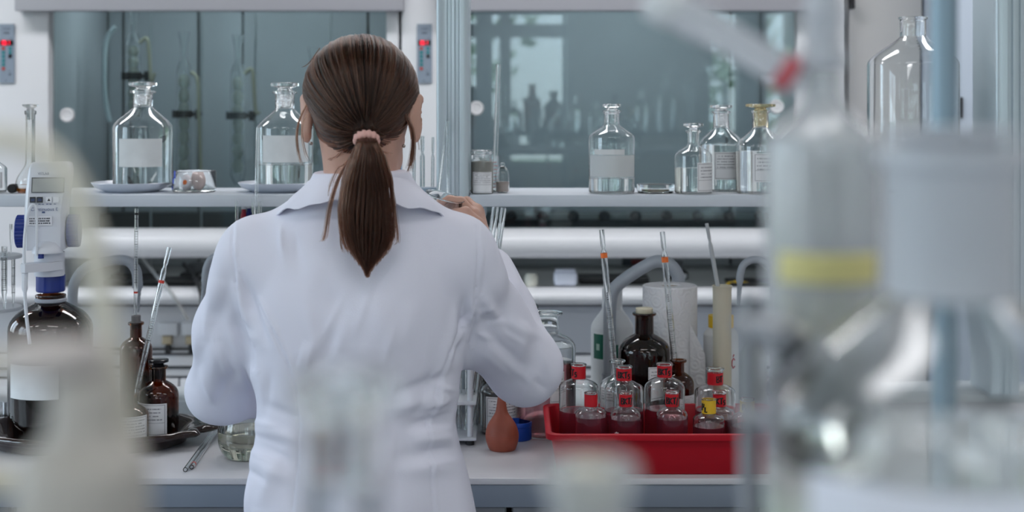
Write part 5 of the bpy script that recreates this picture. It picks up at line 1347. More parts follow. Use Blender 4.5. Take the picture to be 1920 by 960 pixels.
# ------------------------------------------------------------------ signed-distance modelling and surface extraction for the figure
class Field:
    def __init__(s, lo, hi, h):
        s.lo = np.array(lo, dtype=np.float32); s.h = h
        s.n = np.ceil((np.array(hi) - s.lo) / h).astype(int) + 1
        s.F = np.full(s.n, 0.5, dtype=np.float32)
    def sub(s, lo, hi):
        a = np.clip(np.floor((np.array(lo) - s.lo) / s.h).astype(int), 0, s.n); b = np.clip(np.ceil((np.array(hi) - s.lo) / s.h).astype(int) + 1, 0, s.n)
        ax = [s.lo[i] + s.h * np.arange(a[i], b[i], dtype=np.float32) for i in range(3)]
        return tuple(slice(a[i], b[i]) for i in range(3)), np.meshgrid(*ax, indexing='ij', sparse=True)
    def put(s, lo, hi, fn, k=0.0, cut=False):
        pad = max(k, .004) * 1.6 + 3 * s.h
        sl, (x, y, z) = s.sub(np.array(lo) - pad, np.array(hi) + pad)
        A = s.F[sl]
        if A.size == 0: return
        d = fn(x, y, z).astype(np.float32)
        if cut:
            d = -d
            if k: 
                hh = np.clip(.5 - .5 * (d - A) / k, 0, 1); s.F[sl] = A * hh + d * (1 - hh) + k * hh * (1 - hh)
                s.F[sl] = np.where(hh <= 0, np.maximum(A, d), s.F[sl])
            else: s.F[sl] = np.maximum(A, d)
        elif k:
            hh = np.clip(.5 + .5 * (A - d) / k, 0, 1); s.F[sl] = A * (1 - hh) + d * hh - k * hh * (1 - hh)
        else: s.F[sl] = np.minimum(A, d)
    def cap(s, a, b, ra, rb, k=.01, cut=False):
        a = np.array(a, float); b = np.array(b, float); r = max(ra, rb); ba = b - a; L2 = float(ba @ ba) + 1e-12
        def fn(x, y, z):
            t = np.clip(((x - a[0]) * ba[0] + (y - a[1]) * ba[1] + (z - a[2]) * ba[2]) / L2, 0, 1)
            return np.sqrt((x - a[0] - t * ba[0])**2 + (y - a[1] - t * ba[1])**2 + (z - a[2] - t * ba[2])**2) - (ra + (rb - ra) * t)
        s.put(np.minimum(a, b) - r, np.maximum(a, b) + r, fn, k, cut)
    def chain(s, pts, rad, k=.01):
        for i in range(len(pts) - 1): s.cap(pts[i], pts[i+1], rad[i], rad[i+1], k)
    def ell(s, c, r, k=.01, rot=None, cut=False):
        c = np.array(c, float); r = np.array(r, float); M = np.array(rot.to_3x3()).T if rot is not None else np.eye(3)
        R = float(max(r))
        def fn(x, y, z):
            X, Y, Z = x - c[0], y - c[1], z - c[2]
            u = [(M[i, 0] * X + M[i, 1] * Y + M[i, 2] * Z) for i in range(3)]
            k0 = np.sqrt(sum((u[i] / r[i])**2 for i in range(3))); k1 = np.sqrt(sum((u[i] / r[i]**2)**2 for i in range(3))) + 1e-9
            return k0 * (k0 - 1) / k1
        s.put(c - R, c + R, fn, k, cut)
    def loft(s, tab, k=.0, power=2.0):
        """stack of ellipses: rows (z, cx, cy, a, b)"""
        T = np.array(sorted(tab)); zz = np.linspace(T[0, 0], T[-1, 0], 400)
        def sm(c):
            v = np.interp(zz, T[:, 0], T[:, c]); kk = np.ones(21) / 21
            return np.convolve(np.pad(v, 10, mode='edge'), kk, mode='valid')
        C = [sm(i) for i in range(1, 5)]
        lo = (min(T[:, 1] - T[:, 3]), min(T[:, 2] - T[:, 4]), T[0, 0]); hi = (max(T[:, 1] + T[:, 3]), max(T[:, 2] + T[:, 4]), T[-1, 0])
        def fn(x, y, z):
            q = z.ravel(); g = [np.interp(q, zz, c).reshape(z.shape).astype(np.float32) for c in C]
            e = (np.abs((x - g[0]) / g[2])**power + np.abs((y - g[1]) / g[3])**power)**(1 / power)
            d = (e - 1) * np.minimum(g[2], g[3])
            return np.maximum(np.maximum(d, T[0, 0] - z), z - T[-1, 0])
        s.put(lo, hi, fn, k)
    def mesh(s):
        F = s.F; I = F < 0
        C = I[:-1, :-1, :-1].astype(np.int8)
        offs = [(i, j, k) for i in (0, 1) for j in (0, 1) for k in (0, 1)]
        n = np.array(F.shape) - 1
        cnt = np.zeros(n, np.int8)
        for o in offs: cnt += I[o[0]:o[0] + n[0], o[1]:o[1] + n[1], o[2]:o[2] + n[2]]
        act = np.argwhere((cnt > 0) & (cnt < 8))
        val = {o: F[act[:, 0] + o[0], act[:, 1] + o[1], act[:, 2] + o[2]] for o in offs}
        acc = np.zeros((len(act), 3)); num = np.zeros(len(act))
        for o in offs:
            for ax in range(3):
                if o[ax]: continue
                p = list(o); p[ax] = 1; p = tuple(p); a, b = val[o], val[p]
                m = (a < 0) != (b < 0); t = np.where(m, a / np.where(m, a - b, 1), 0)
                q = np.array(o, float)[None, :].repeat(len(act), 0); q[:, ax] += t
                acc += np.where(m[:, None], q, 0); num += m
        V = s.lo + (act + acc / num[:, None]) * s.h
        idx = np.full(n, -1, np.int64); idx[act[:, 0], act[:, 1], act[:, 2]] = np.arange(len(act))
        Q = []
        for ax in range(3):
            u, v = [(1, 2), (2, 0), (0, 1)][ax]
            sl0 = [slice(1, -1)] * 3; sl1 = [slice(1, -1)] * 3
            sl0[ax] = slice(0, -1); sl1[ax] = slice(1, None)
            a, b = I[tuple(sl0)], I[tuple(sl1)]
            e = np.argwhere(a != b); 
            if len(e) == 0: continue
            ins = a[e[:, 0], e[:, 1], e[:, 2]]
            e = e + np.array([0 if i == ax else 1 for i in range(3)])
            du = np.zeros(3, int); du[u] = 1; dv = np.zeros(3, int); dv[v] = 1
            q = np.stack([idx[tuple((e - du - dv).T)], idx[tuple((e - dv).T)], idx[tuple(e.T)], idx[tuple((e - du).T)]], 1)
            q[~ins] = q[~ins][:, ::-1]
            Q.append(q)
        Q = np.concatenate(Q); Q = Q[(Q >= 0).all(1)]
        return V, Q
def relax(V, Q, it=2, lam=.5):
    E = np.concatenate([Q[:, [0, 1]], Q[:, [1, 2]], Q[:, [2, 3]], Q[:, [3, 0]]]); n = len(V)
    for _ in range(it):
        S = np.zeros_like(V); c = np.zeros(n)
        for a, b in ((0, 1), (1, 0)):
            for d in range(3): S[:, d] += np.bincount(E[:, a], weights=V[E[:, b], d], minlength=n)
            c += np.bincount(E[:, a], minlength=n)
        V = V + lam * (S / np.maximum(c, 1)[:, None] - V)
    return V
def vnormals(V, Q):
    d1 = V[Q[:, 2]] - V[Q[:, 0]]; d2 = V[Q[:, 3]] - V[Q[:, 1]]; fn = np.cross(d1, d2); N = np.zeros_like(V)
    for i in range(4):
        for d in range(3): N[:, d] += np.bincount(Q[:, i], weights=fn[:, d], minlength=len(V))
    return N / (np.linalg.norm(N, axis=1)[:, None] + 1e-12)
def np_mesh(name, parts, mats, parent):
    """parts: list of (V, Q, material index) joined in one mesh"""
    vs, fs, mi = [], [], []; k = 0
    for V, Q, m in parts: vs.append(V); fs.append(np.asarray(Q) + k); mi.append(np.full(len(Q), m)); k += len(V)
    V = np.concatenate(vs); Q = np.concatenate(fs); mi = np.concatenate(mi)
    me = bpy.data.meshes.new(name)
    me.vertices.add(len(V)); me.vertices.foreach_set('co', V.astype(np.float32).ravel())
    me.loops.add(Q.size); me.loops.foreach_set('vertex_index', Q.astype(np.int32).ravel())
    me.polygons.add(len(Q)); me.polygons.foreach_set('loop_start', np.arange(0, Q.size, 4, dtype=np.int32)); 
    for m in mats: me.materials.append(m)
    me.polygons.foreach_set('material_index', mi.astype(np.int32))
    me.polygons.foreach_set('use_smooth', np.ones(len(Q), bool))
    me.update(calc_edges=True); me.validate()
    o = bpy.data.objects.new(name, me); COL.objects.link(o)
    if parent is not None: o.parent = parent; o.matrix_parent_inverse = Matrix.Translation(-Vector(parent.location))
    return o

# ------------------------------------------------------------------ the woman
PCX = -0.237                                # middle of the trunk
PY = 2.185
person = thing('person', 'woman from behind in a white lab coat with a brown ponytail at the bench', 'person', (PCX, PY, 0))
SKIN = mat('skin', (.54, .315, .245), rough=.5, sss=.15, var=.05, vscale=40)
COAT = mat('white_coat_cotton', (.74, .74, .84), rough=.85, bump=.22, bscale=900, spec=.25)
TROU = mat('dark_trousers', (.05, .055, .08), rough=.85)
SHOE = mat('white_clog', (.6, .6, .6), rough=.4)
HAIRM = mat('hair_brown', (.010, .004, .003), rough=.5, spec=.15)

# joints
ShL, ElL, WrL = Vector((PCX - .150, 2.175, 1.305)), Vector((-.475, 2.325, 1.078)), Vector((-.335, 2.53, 1.075))
ShR, ElR, WrR = Vector((PCX + .152, 2.175, 1.305)), Vector((.021, 2.32, 1.114)), Vector((-.050, 2.462, 1.278))

# --- head and neck, modelled upright around the head's centre, then tipped forward
HC = Vector((-.2285, 2.165, 1.545))
HROT = Matrix.Rotation(math.radians(-14), 4, 'X')      # looking down at the bench
def head():
    f = Field((-.13, -.15, -.21), (.13, .15, .14), .0026)
    f.ell((0, -.010, .010), (.0765, .094, .083), 0)
    f.ell((0, .028, -.035), (.060, .066, .085), .03)              # face
    f.cap((-.036, .050, -.078), (.036, .050, -.078), .022, .022, .02)  # jaw
    f.ell((0, .074, -.104), (.020, .018, .016), .02)              # chin
    nb = HROT.to_3x3().transposed() @ Vector((.000, .006, -.190))
    f.cap((0, -.018, -.045), nb, .055, .057, .025)    # neck
    for s_ in (-1, 1):
        f.ell((s_ * .031, .094, -.005), (.017, .014, .012), .008, cut=True)   # eye sockets
        f.ell((s_ * .040, .070, -.042), (.020, .018, .016), .02)              # cheeks
        f.cap((s_ * .012, .092, .014), (s_ * .046, .080, .016), .007, .005, .008)  # brows
    f.cap((0, .096, .006), (0, .114, -.034), .0075, .0115, .010)   # nose
    for s_ in (-1, 1): f.ell((s_ * .012, .105, -.038), (.008, .009, .007), .005)
    f.ell((0, .0985, -.062), (.021, .009, .0055), .004); f.ell((0, .0965, -.071), (.018, .010, .0065), .004)
    f.cap((-.021, .097, -.0665), (.021, .097, -.0665), .0016, .0016, .003, cut=True)
    for s_ in (-1, 1):                                            # ears: shell, rim hollow, lobe
        r = Matrix.Rotation(s_ * math.radians(-24), 4, 'Z') @ Matrix.Rotation(s_ * math.radians(8), 4, 'Y')
        f.ell((s_ * .0845, -.006, -.020), (.0085, .022, .034), .005, rot=r)
        f.ell((s_ * .0905, .001, -.016), (.006, .012, .021), .004, rot=r, cut=True)
        f.ell((s_ * .0825, .000, -.050), (.0070, .010, .012), .005, rot=r)
    V, Q = f.mesh(); V = relax(V, Q, 2)
    M = np.array(HROT.to_3x3()); return V @ M.T + np.array(HC), Q
HV, HQ = head()

# --- hands: palm, four fingers and a thumb as chained tapered bones
def hand(wr, fore_dir, spec, palm_pts):
    lo = np.min([np.array(p) for c, _ in spec for p in c] + [np.array(wr)], 0) - .05; hi = np.max([np.array(p) for c, _ in spec for p in c] + [np.array(wr)], 0) + .05
    f = Field(lo, hi, .0019)
    f.cap(Vector(wr) - Vector(fore_dir) * .06, wr, .027, .0225, 0)
    for a, b, ra, rb in palm_pts: f.cap(a, b, ra, rb, .010)
    for pts, rad in spec: f.chain(pts, rad, .004)
    V, Q = f.mesh(); return relax(V, Q, 2), Q
fr = (WrR - ElR).normalized()
iM, mM, rM, pM = (-.067, 2.470, 1.352), (-.062, 2.490, 1.358), (-.060, 2.509, 1.353), (-.060, 2.526, 1.343)
RH = hand(WrR, fr, [
    ([(-.052, 2.458, 1.305), (-.060, 2.452, 1.338), (-.080, 2.448, 1.358), (-.099, 2.450, 1.357)], [.0145, .0115, .0100, .0078]),
    ([iM, (-.089, 2.480, 1.3735), (-.109, 2.482, 1.3765), (-.127, 2.478, 1.369)], [.0105, .0095, .0088, .0074]),
    ([mM, (-.080, 2.508, 1.372), (-.105, 2.514, 1.362), (-.122, 2.508, 1.350)], [.0105, .0095, .0088, .0072]),
    ([rM, (-.078, 2.526, 1.360), (-.103, 2.532, 1.348), (-.120, 2.526, 1.336)], [.0100, .0090, .0084, .0070]),
    ([pM, (-.076, 2.541, 1.342), (-.096, 2.545, 1.330), (-.109, 2.540, 1.320)], [.0090, .0080, .0074, .0062])],
    [(WrR, iM, .0215, .0125), (WrR, mM, .0205, .0125), (WrR + Vector((0, .008, 0)), rM, .0195, .012), (WrR + Vector((0, .012, 0)), pM, .018, .0105), (WrR, (-.056, 2.452, 1.325), .020, .014)])
fl = (WrL - ElL).normalized()
W0 = np.array(WrL)
def LP(a, b, c): return tuple(W0 + np.array((a, b, c)))
LH = hand(WrL, fl, [
    ([LP(.012, .012, .012), LP(.040, .030, .018), LP(.058, .052, .010), LP(.066, .072, .0)], [.0145, .0115, .0100, .0078]),
    ([LP(.026, .086, .010), LP(.040, .122, .004), LP(.052, .138, -.012), LP(.058, .146, -.028)], [.0105, .0095, .0088, .0074]),
    ([LP(.006, .092, .006), LP(.016, .130, -.002), LP(.026, .148, -.020), LP(.032, .154, -.038)], [.0105, .0095, .0088, .0072]),
    ([LP(-.013, .088, .001), LP(-.007, .124, -.007), LP(.002, .142, -.024), LP(.008, .148, -.040)], [.0100, .0090, .0084, .0070]),
    ([LP(-.030, .078, -.006), LP(-.028, .106, -.013), LP(-.022, .121, -.026), LP(-.016, .127, -.038)], [.0090, .0080, .0074, .0062])],
    [(WrL, LP(.026, .086, .010), .0215, .0125), (WrL, LP(.006, .092, .006), .0205, .0125), (WrL, LP(-.013, .088, .001), .0195, .012), (WrL, LP(-.030, .078, -.006), .018, .0105), (WrL, LP(.030, .028, .014), .02, .014)])

# --- body under the clothes: trunk, arms and legs
def body():
    f = Field((-.60, 1.98, .02), (.16, 2.58, 1.48), .008)
    f.loft([(.80, PCX, 2.20, .155, .10), (.95, PCX, 2.19, .160, .105), (1.08, PCX, 2.20, .122, .085), (1.2, PCX, 2.19, .135, .095), (1.31, PCX, 2.185, .15, .085), (1.37, PCX, 2.18, .10, .06), (1.43, PCX + .004, 2.165, .055, .055)])
    for S, E, W in ((ShL, ElL, WrL), (ShR, ElR, WrR)): f.chain([S, E, W], [.048, .038, .026], .03)
    for s_ in (-1, 1):
        h = (PCX + s_ * .085, 2.20, .86)
        f.chain([h, (PCX + s_ * .09, 2.215, .48), (PCX + s_ * .09, 2.19, .10)], [.085, .055, .036], .03)
        f.chain([(PCX + s_ * .09, 2.185, .075), (PCX + s_ * .095, 2.30, .055)], [.04, .034], .02)
    V, Q = f.mesh(); return relax(V, Q, 2), Q
BV, BQ = body()
bod = np_mesh('body', [(BV, BQ, 0), (HV, HQ, 0), (RH[0], RH[1], 0), (LH[0], LH[1], 0)], [SKIN], person)
EYEW = mat('eye_white', (.75, .73, .70), rough=.15); IRIS = mat('iris_brown', (.06, .03, .015), rough=.1)
for s_ in (-1, 1):
    mx = Matrix.Translation(HC) @ HROT @ Matrix.Translation((s_ * .031, .082, -.005)) @ Matrix.Rotation(-PI / 2, 4, 'X')
    mb = MB().lathe([(.0118 * math.sin(a), .0118 * math.cos(a)) for a in [PI * i / 14 for i in range(15)]], 20, mx)
    mb.build('eye', EYEW, bod)
    MB().lathe([(.0058, .0104), (.004, .0115), (0, .0122)], 16, mx).build('iris', IRIS, bod)
def adopt(o, p=None):
    o.parent = p or person
    if p is None: o.matrix_parent_inverse = Matrix.Translation(-Vector(person.location))
    return o
# mouth colour
adopt(MB().tube(smooth_path([HC + HROT.to_3x3() @ Vector(p) for p in ((-.019, .1005, -.066), (-.008, .1075, -.0635), (0, .108, -.0645), (.008, .1075, -.0635), (.019, .1005, -.066))]), .0028, 8).build('lips', mat('lip', (.50, .20, .19), rough=.45)), bod)

# trousers and shoes
def trousers():
    f = Field((PCX - .24, 1.98, .08), (PCX + .24, 2.40, 1.0), .008)
    f.loft([(.82, PCX, 2.20, .162, .108), (.98, PCX, 2.19, .165, .112)])
    for s_ in (-1, 1): f.chain([(PCX + s_ * .085, 2.20, .86), (PCX + s_ * .092, 2.215, .48), (PCX + s_ * .092, 2.19, .12)], [.092, .070, .060], .02)
    V, Q = f.mesh(); return relax(V, Q, 2), Q
np_mesh('trousers', [(*trousers(), 0)], [TROU], person)
for s_ in (-1, 1):
    f = Field((PCX + s_ * .093 - .08, 2.08, -.01), (PCX + s_ * .093 + .08, 2.42, .13), .005)
    f.chain([(PCX + s_ * .09, 2.16, .045), (PCX + s_ * .093, 2.25, .048), (PCX + s_ * .097, 2.33, .042)], [.045, .046, .043], .03)
    f.put((PCX - .3, 2.0, -.05), (PCX + .3, 2.5, .0), lambda x, y, z: z - .002 + 0 * x + 0 * y, cut=True)
    V, Q = f.mesh(); np_mesh('shoe', [(relax(V, Q, 1), Q, 0)], [SHOE], person)

# --- lab coat
def coat():
    f = Field((-.585, 1.99, .50), (.135, 2.50, 1.455), .0030)
    tab = [(.52, PCX + .010, 2.205, .230, .170), (.75, PCX + .006, 2.200, .205, .150), (.88, PCX + .004, 2.195, .184, .135), (.94, PCX + .003, 2.192, .174, .128), (.985, PCX, 2.192, .165, .122), (1.03, PCX - .002, 2.192, .154, .113),
           (1.065, PCX - .003, 2.192, .149, .108), (1.10, PCX - .002, 2.190, .151, .109), (1.15, PCX - .001, 2.186, .160, .114), (1.20, PCX, 2.182, .168, .117), (1.25, PCX, 2.180, .172, .117), (1.30, PCX, 2.180, .172, .107), (1.335, PCX, 2.178, .158, .092),
           (1.365, PCX + .002, 2.174, .125, .078), (1.39, PCX + .003, 2.170, .096, .071), (1.415, PCX + .006, 2.166, .076, .068), (1.44, PCX + .007, 2.162, .070, .066)]
    f.loft(tab, 0, 2.25)
    for s_, S, E, W in ((-1, ShL, ElL, WrL), (1, ShR, ElR, WrR)):
        f.cap((PCX + .005 + s_ * .045, 2.165, 1.378), S + Vector((-s_ * .012, 0, .012)), .040, .050, .045)        # yoke over the shoulder
        f.cap(S + Vector((s_ * .008, 0, .014)), S + Vector((s_ * .020, 0, -.030)), .047, .047, .02)      # squared shoulder of the coat
        m = S.lerp(E, .5) + (Vector((-.012, 0, -.012)) if s_ > 0 else Vector((-.004, -.01, -.006)))
        mw = E.lerp(W, .5) + Vector((0, 0, -.006))
        f.chain([S, m, E], [.058, .060, .056], .035)
        f.chain([E, mw, W - (W - E).normalized() * .030], [.056, .053, .044], .02)
    # loose cloth hanging under the right upper arm
    f.cap((-.060, 2.215, 1.235), (.002, 2.29, 1.140), .036, .040, .03)
    V, Q = f.mesh(); V = relax(V, Q, 2)
    return V, Q
CV, CQ = coat()
CN = vnormals(CV, CQ)
def cpx(V): return 960 + V[:, 0] / V[:, 1] * F, 200 + (EYE - V[:, 2]) / V[:, 1] * F
U_, W_ = cpx(CV)
back = np.clip(.5 - CN[:, 1] * 1.5, 0, 1)
def seg_dist(x0, y0, x1, y1):
    dx, dy = x1 - x0, y1 - y0; L = math.hypot(dx, dy)
    t = ((U_ - x0) * dx + (W_ - y0) * dy) / (L * L); sd = ((U_ - x0) * dy - (W_ - y0) * dx) / L
    tc = np.clip(t, 0, 1); d = np.hypot(U_ - x0 - tc * dx, W_ - y0 - tc * dy)
    return d, sd, tc
disp = np.zeros(len(CV))
# folds of the cloth: (x0, y0, x1, y1, height in mm, half width): laid where the cloth drags from the armholes, waist and elbows
FOLDS = [
 # left armhole and sleeve
 (440, 545, 482, 650, 5, 13), (452, 520, 500, 640, -4, 10), (428, 560, 470, 690, -4, 12), (424, 600, 462, 735, 4.5, 14), (447, 640, 482, 720, 3.5, 10),
 (402, 520, 372, 640, 3.5, 18), (385, 600, 360, 720, -3, 16), (400, 640, 395, 760, 3, 18), (430, 500, 412, 600, -3, 14), (365, 690, 420, 770, 3, 16), (440, 690, 400, 760, -3, 12), (415, 455, 405, 520, 2, 16),
 (484, 560, 520, 660, 3.0, 12), (476, 660, 500, 780, 3, 12), (505, 700, 490, 800, -2.5, 10),
 # middle of the back
 (585, 640, 572, 700, 4, 13), (625, 620, 600, 690, -3, 14), (566, 560, 590, 660, 2.5, 18), (655, 590, 612, 680, 2.5, 18), (700, 560, 730, 660, 2.0, 22), (780, 560, 740, 660, 2.2, 20), (610, 540, 640, 600, -2, 20),
 (520, 420, 532, 500, 2.2, 10), (545, 430, 560, 520, -2, 14), (760, 440, 800, 560, 2.0, 26), (600, 470, 560, 560, 2, 24),
 # right armhole
 (890, 545, 868, 640, 5, 12), (872, 555, 850, 660, -4, 10), (856, 560, 838, 680, 3.0, 10), (905, 560, 930, 600, 4, 11), (850, 600, 872, 690, 2.5, 9), (905, 520, 888, 580, -3, 10), (836, 630, 820, 720, 3, 12),
 # small of the back and skirt, right
 (742, 740, 850, 700, -3.5, 12), (735, 770, 848, 742, 5, 15), (760, 802, 846, 790, -4.5, 13), (770, 828, 848, 822, 5, 13), (755, 858, 856, 850, -3.5, 13), (745, 885, 860, 880, 3.5, 16), (740, 800, 700, 930, 3, 20), (840, 690, 800, 800, 3.5, 12), (815, 690, 770, 780, -3, 12), (858, 720, 838, 800, 3, 10),
 # skirt, left
 (480, 800, 560, 830, 4, 13), (474, 830, 545, 872, -3.5, 13), (468, 860, 540, 905, 3.5, 14), (490, 760, 560, 790, -3, 12), (520, 850, 480, 950, 4, 16), (560, 830, 535, 960, -3, 18), (600, 800, 590, 950, 2.5, 22), (670, 760, 660, 950, -2, 26), (470, 900, 458, 960, 3.5, 10),
 # right sleeve
 (935, 470, 985, 600, 3, 16), (960, 540, 1000, 650, -3, 14), (930, 600, 1015, 640, 4, 14), (905, 625, 985, 690, -4, 13), (900, 660, 990, 720, 4, 14), (1010, 640, 1035, 720, 3, 14), (950, 700, 1030, 735, -3, 12), (985, 600, 965, 690, 3, 13), (930, 560, 960, 650, -2.5, 12), (890, 600, 940, 690, 3, 12), (1000, 690, 975, 750, 3, 12),
]
for x0, y0, x1, y1, a, wd in FOLDS:
    d, sd, t = seg_dist(x0, y0, x1, y1)
    fade = np.sin(np.clip(t * .9 + .05, 0, 1) * PI)**.7
    prof = np.exp(-(d / wd)**2) * (1 + .55 * np.tanh(sd / wd))       # one steep side, one soft
    disp += a * .00125 * prof * fade * back
CREASES = [(450, 560, 474, 600, 2.2, 6), (446, 590, 478, 625, -2.2, 6), (436, 620, 470, 668, 2.4, 7), (424, 640, 460, 700, -2, 7), (462, 560, 470, 620, 2, 6), (470, 690, 478, 735, 2.4, 6), (455, 680, 472, 740, -2.2, 6),
 (888, 560, 876, 600, 2.4, 6), (880, 580, 862, 625, -2.4, 6), (872, 600, 852, 650, 2.2, 6), (895, 590, 925, 575, 2.2, 6), (900, 605, 945, 595, -2, 6), (886, 620, 925, 640, 2, 7), (862, 630, 846, 680, -2, 6),
 (838, 745, 790, 765, 2.4, 6), (844, 772, 780, 790, -2.2, 6), (846, 800, 770, 812, 2.4, 7), (850, 838, 790, 842, -2.2, 7), (848, 728, 815, 720, 2.2, 6), (820, 690, 800, 720, 2, 6), (858, 862, 800, 868, 2.0, 7),
 (476, 790, 520, 800, 2.2, 6), (472, 815, 530, 838, -2, 7), (468, 845, 515, 868, 2.2, 7), (462, 880, 500, 905, -2, 7), (570, 650, 562, 690, 2.2, 6), (592, 655, 580, 700, -2, 6),
 (525, 425, 528, 470, 1.8, 5), (552, 440, 556, 480, -1.5, 6), (640, 560, 600, 640, 1.4, 8), (690, 540, 660, 640, 1.2, 9), (740, 600, 715, 690, 1.4, 9),
 (955, 500, 975, 560, 2, 7), (940, 620, 980, 650, 2, 7), (915, 660, 960, 700, -2, 7), (1005, 650, 1020, 700, 2, 7), (975, 700, 1010, 735, 2, 7), (360, 640, 356, 710, 2, 7), (378, 700, 400, 755, 2, 7), (395, 560, 380, 640, 2, 8), (410, 650, 430, 720, 2, 7)]
for x0, y0, x1, y1, a, wd in CREASES:
    d, sd, t = seg_dist(x0, y0, x1, y1)
    disp += a * .0012 * np.exp(-(d / wd)**2) * (1 + .6 * np.tanh(sd / wd)) * np.sin(np.clip(t * .9 + .05, 0, 1) * PI)**.7 * back
# broad unevenness of worn cotton
g = np.random.default_rng(5)
for k in range(26):
    kv = g.normal(size=3) * np.array([22, 18, 13]) * g.uniform(.6, 1.8); disp += .00045 * np.sin(CV @ kv + g.uniform(0, 6))
# seams pressed into the cloth: armholes, princess seams, yoke pleats
SEAMS = [[(437, 425), (436, 470), (440, 530), (452, 590), (468, 640), (478, 690)], [(893, 425), (897, 480), (893, 540), (888, 590), (880, 640)],
         [(488, 572), (512, 618), (540, 680), (556, 740), (560, 800), (552, 880), (545, 960)], [(893, 560), (868, 600), (838, 660), (812, 740), (800, 800), (806, 880), (815, 960)]]
for sm in SEAMS:
    for (a, b), (c, d_) in zip(sm[:-1], sm[1:]):
        d, sd, t = seg_dist(a, b, c, d_)
        disp += (-.0018 * np.exp(-(d / 2.6)**2) + .0010 * np.exp(-((sd - 7) / 4.0)**2) * (d < 14)) * back
CV2 = CV + CN * disp[:, None]
coat_o = np_mesh('lab_coat', [(CV2, CQ, 0)], [COAT], person)
# collar: a band rising round the neck and folding over outwards
def collar():
    n = 72; rows = []
    c = Vector((PCX + .008, 2.168, 0))
    th = [math.radians(-90 - 158 + 316 * i / n) for i in range(n + 1)]
    for a in th:
        bk = (1 - math.sin(a)) / 2                       # 1 at the nape, 0 in front
        sd = abs(math.cos(a))
        crest = 1.428 + .012 * bk - .030 * (1 - bk)
        rx, ry = .082, .074
        ca, sa = math.cos(a), math.sin(a)
        def pt(r, z): return c + Vector((rx * r * ca, ry * r * sa, z))
        fall = .036 + .004 * sd + .02 * (1 - bk)
        out = 1.24 + .36 * sd
        wob = .002 * math.sin(a * 9) + .0015 * math.sin(a * 17 + 1)
        sec = [pt(.90, crest - .052), pt(.93, crest - .02), pt(.985, crest - .004), pt(1.03, crest + .001), pt(1.075, crest - .004), pt(1.0 + (out - 1) * .55, crest - fall * .45 + wob), pt(out * .99, crest - fall * .92 + wob), pt(out, crest - fall + wob), pt(out * .985, crest - fall - .0006 + wob), pt(1.0 + (out - 1) * .50, crest - fall * .48 + wob), pt(1.02, crest - .014), pt(.99, crest - .052)]
        rows.append(sec)
    m = len(rows[0]); vs = [p for r in rows for p in r]; fs = []
    for i in range(n):
        for k in range(m):
            l = (k + 1) % m; fs.append((i * m + k, (i + 1) * m + k, (i + 1) * m + l, i * m + l))
    mb = MB(); mb.add(vs, fs); mb.f.append(tuple(range(m))); mb.f.append(tuple(range(n * m + m - 1, n * m - 1, -1)))
    return adopt(mb.build('collar', COAT, smooth=60), coat_o)
collar()

# --- hair: a smooth combed cap, a gathered tail held by a pink band, loose locks
hd = HROT.to_3x3()
HCAP = HC + hd @ Vector((0, -.012, .010))
RAD = Vector((.0850, .104, .0885))
TIE = P3(687, 257, 2.052)
def cap_pt(dv, r=1.0):
    dv = Vector(dv).normalized()
    rz_ = RAD.z if dv.z > 0 else RAD.z + (.112 - RAD.z) * min(1, -dv.z * 2.5)
    rx_ = RAD.x * (1 - .13 * min(1, max(0, -dv.z * 2.2)))
    k = 1 / math.sqrt((dv.x / rx_)**2 + (dv.y / RAD.y)**2 + (dv.z / rz_)**2)
    return HCAP + hd @ (dv * k * r)
inv = hd.transposed()
tdir = (inv @ (TIE - HCAP)).normalized()
def hairline_ok(d):
    """direction on the scalp, head axes: z up, y face; below this border there is no hair"""
    az = math.atan2(d.x, d.y)                     # 0 = face, pi = nape
    a = abs(az)
    lim = np.interp(a, [0, .75, 1.15, 1.45, 1.75, 2.1, 2.6, PI], [.62, .50, .22, .02, -.22, -.60, -.86, -.88])
    return d.z > lim
def hair_cap():
    mb = MB(); nu, nv = 96, 48; idx = {}
    for i in range(nu):
        for j in range(nv + 1):
            a = 2 * PI * i / nu; e = -1.3 + (PI / 2 + 1.3) * j / nv
            d = Vector((math.sin(a) * math.cos(e), math.cos(a) * math.cos(e), math.sin(e)))
            idx[i, j] = len(mb.v); mb.v.append(tuple(cap_pt(d, .985)))
    for i in range(nu):
        for j in range(nv):
            a = 2 * PI * (i + .5) / nu; e = -1.3 + (PI / 2 + 1.3) * (j + .5) / nv
            d = Vector((math.sin(a) * math.cos(e), math.cos(a) * math.cos(e), math.sin(e)))
            if hairline_ok(d): mb.f.append((idx[i, j], idx[(i + 1) % nu, j], idx[(i + 1) % nu, j + 1], idx[i, j + 1]))
    return mb
cap_o = adopt(hair_cap().build('hair', HAIRM, smooth=80))
g = random.Random(21)
strands = []                                       # (points, radius)
def slerp(a, b, t):
    w_ = math.acos(max(-1, min(1, a.dot(b)))); s_ = math.sin(w_)
    if s_ < 1e-4: return a
    return (a * math.sin((1 - t) * w_) + b * math.sin(t * w_)) / s_
def comb(d0, lift, n=16, jit=None, sag=0.0):
    pts = []
    end = TIE + Vector(jit or (0, 0, 0))
    for k in range(n):
        t = k / (n - 1); d = slerp(d0, tdir, t)
        r = 1.0 + lift * math.sin(PI * min(1, t * 1.1 + .05)) ** .6
        d2 = Vector((d.x, d.y, d.z - sag * math.sin(PI * t))).normalized()
        p = cap_pt(d2, r)
        if t > .86: p = p.lerp(end, ((t - .86) / .14)**2)
        pts.append(p)
    return pts
clump = [Vector((g.uniform(-1, 1), g.uniform(-1, 1), g.uniform(-1, 1))) for _ in range(60)]
cnt_ = 0
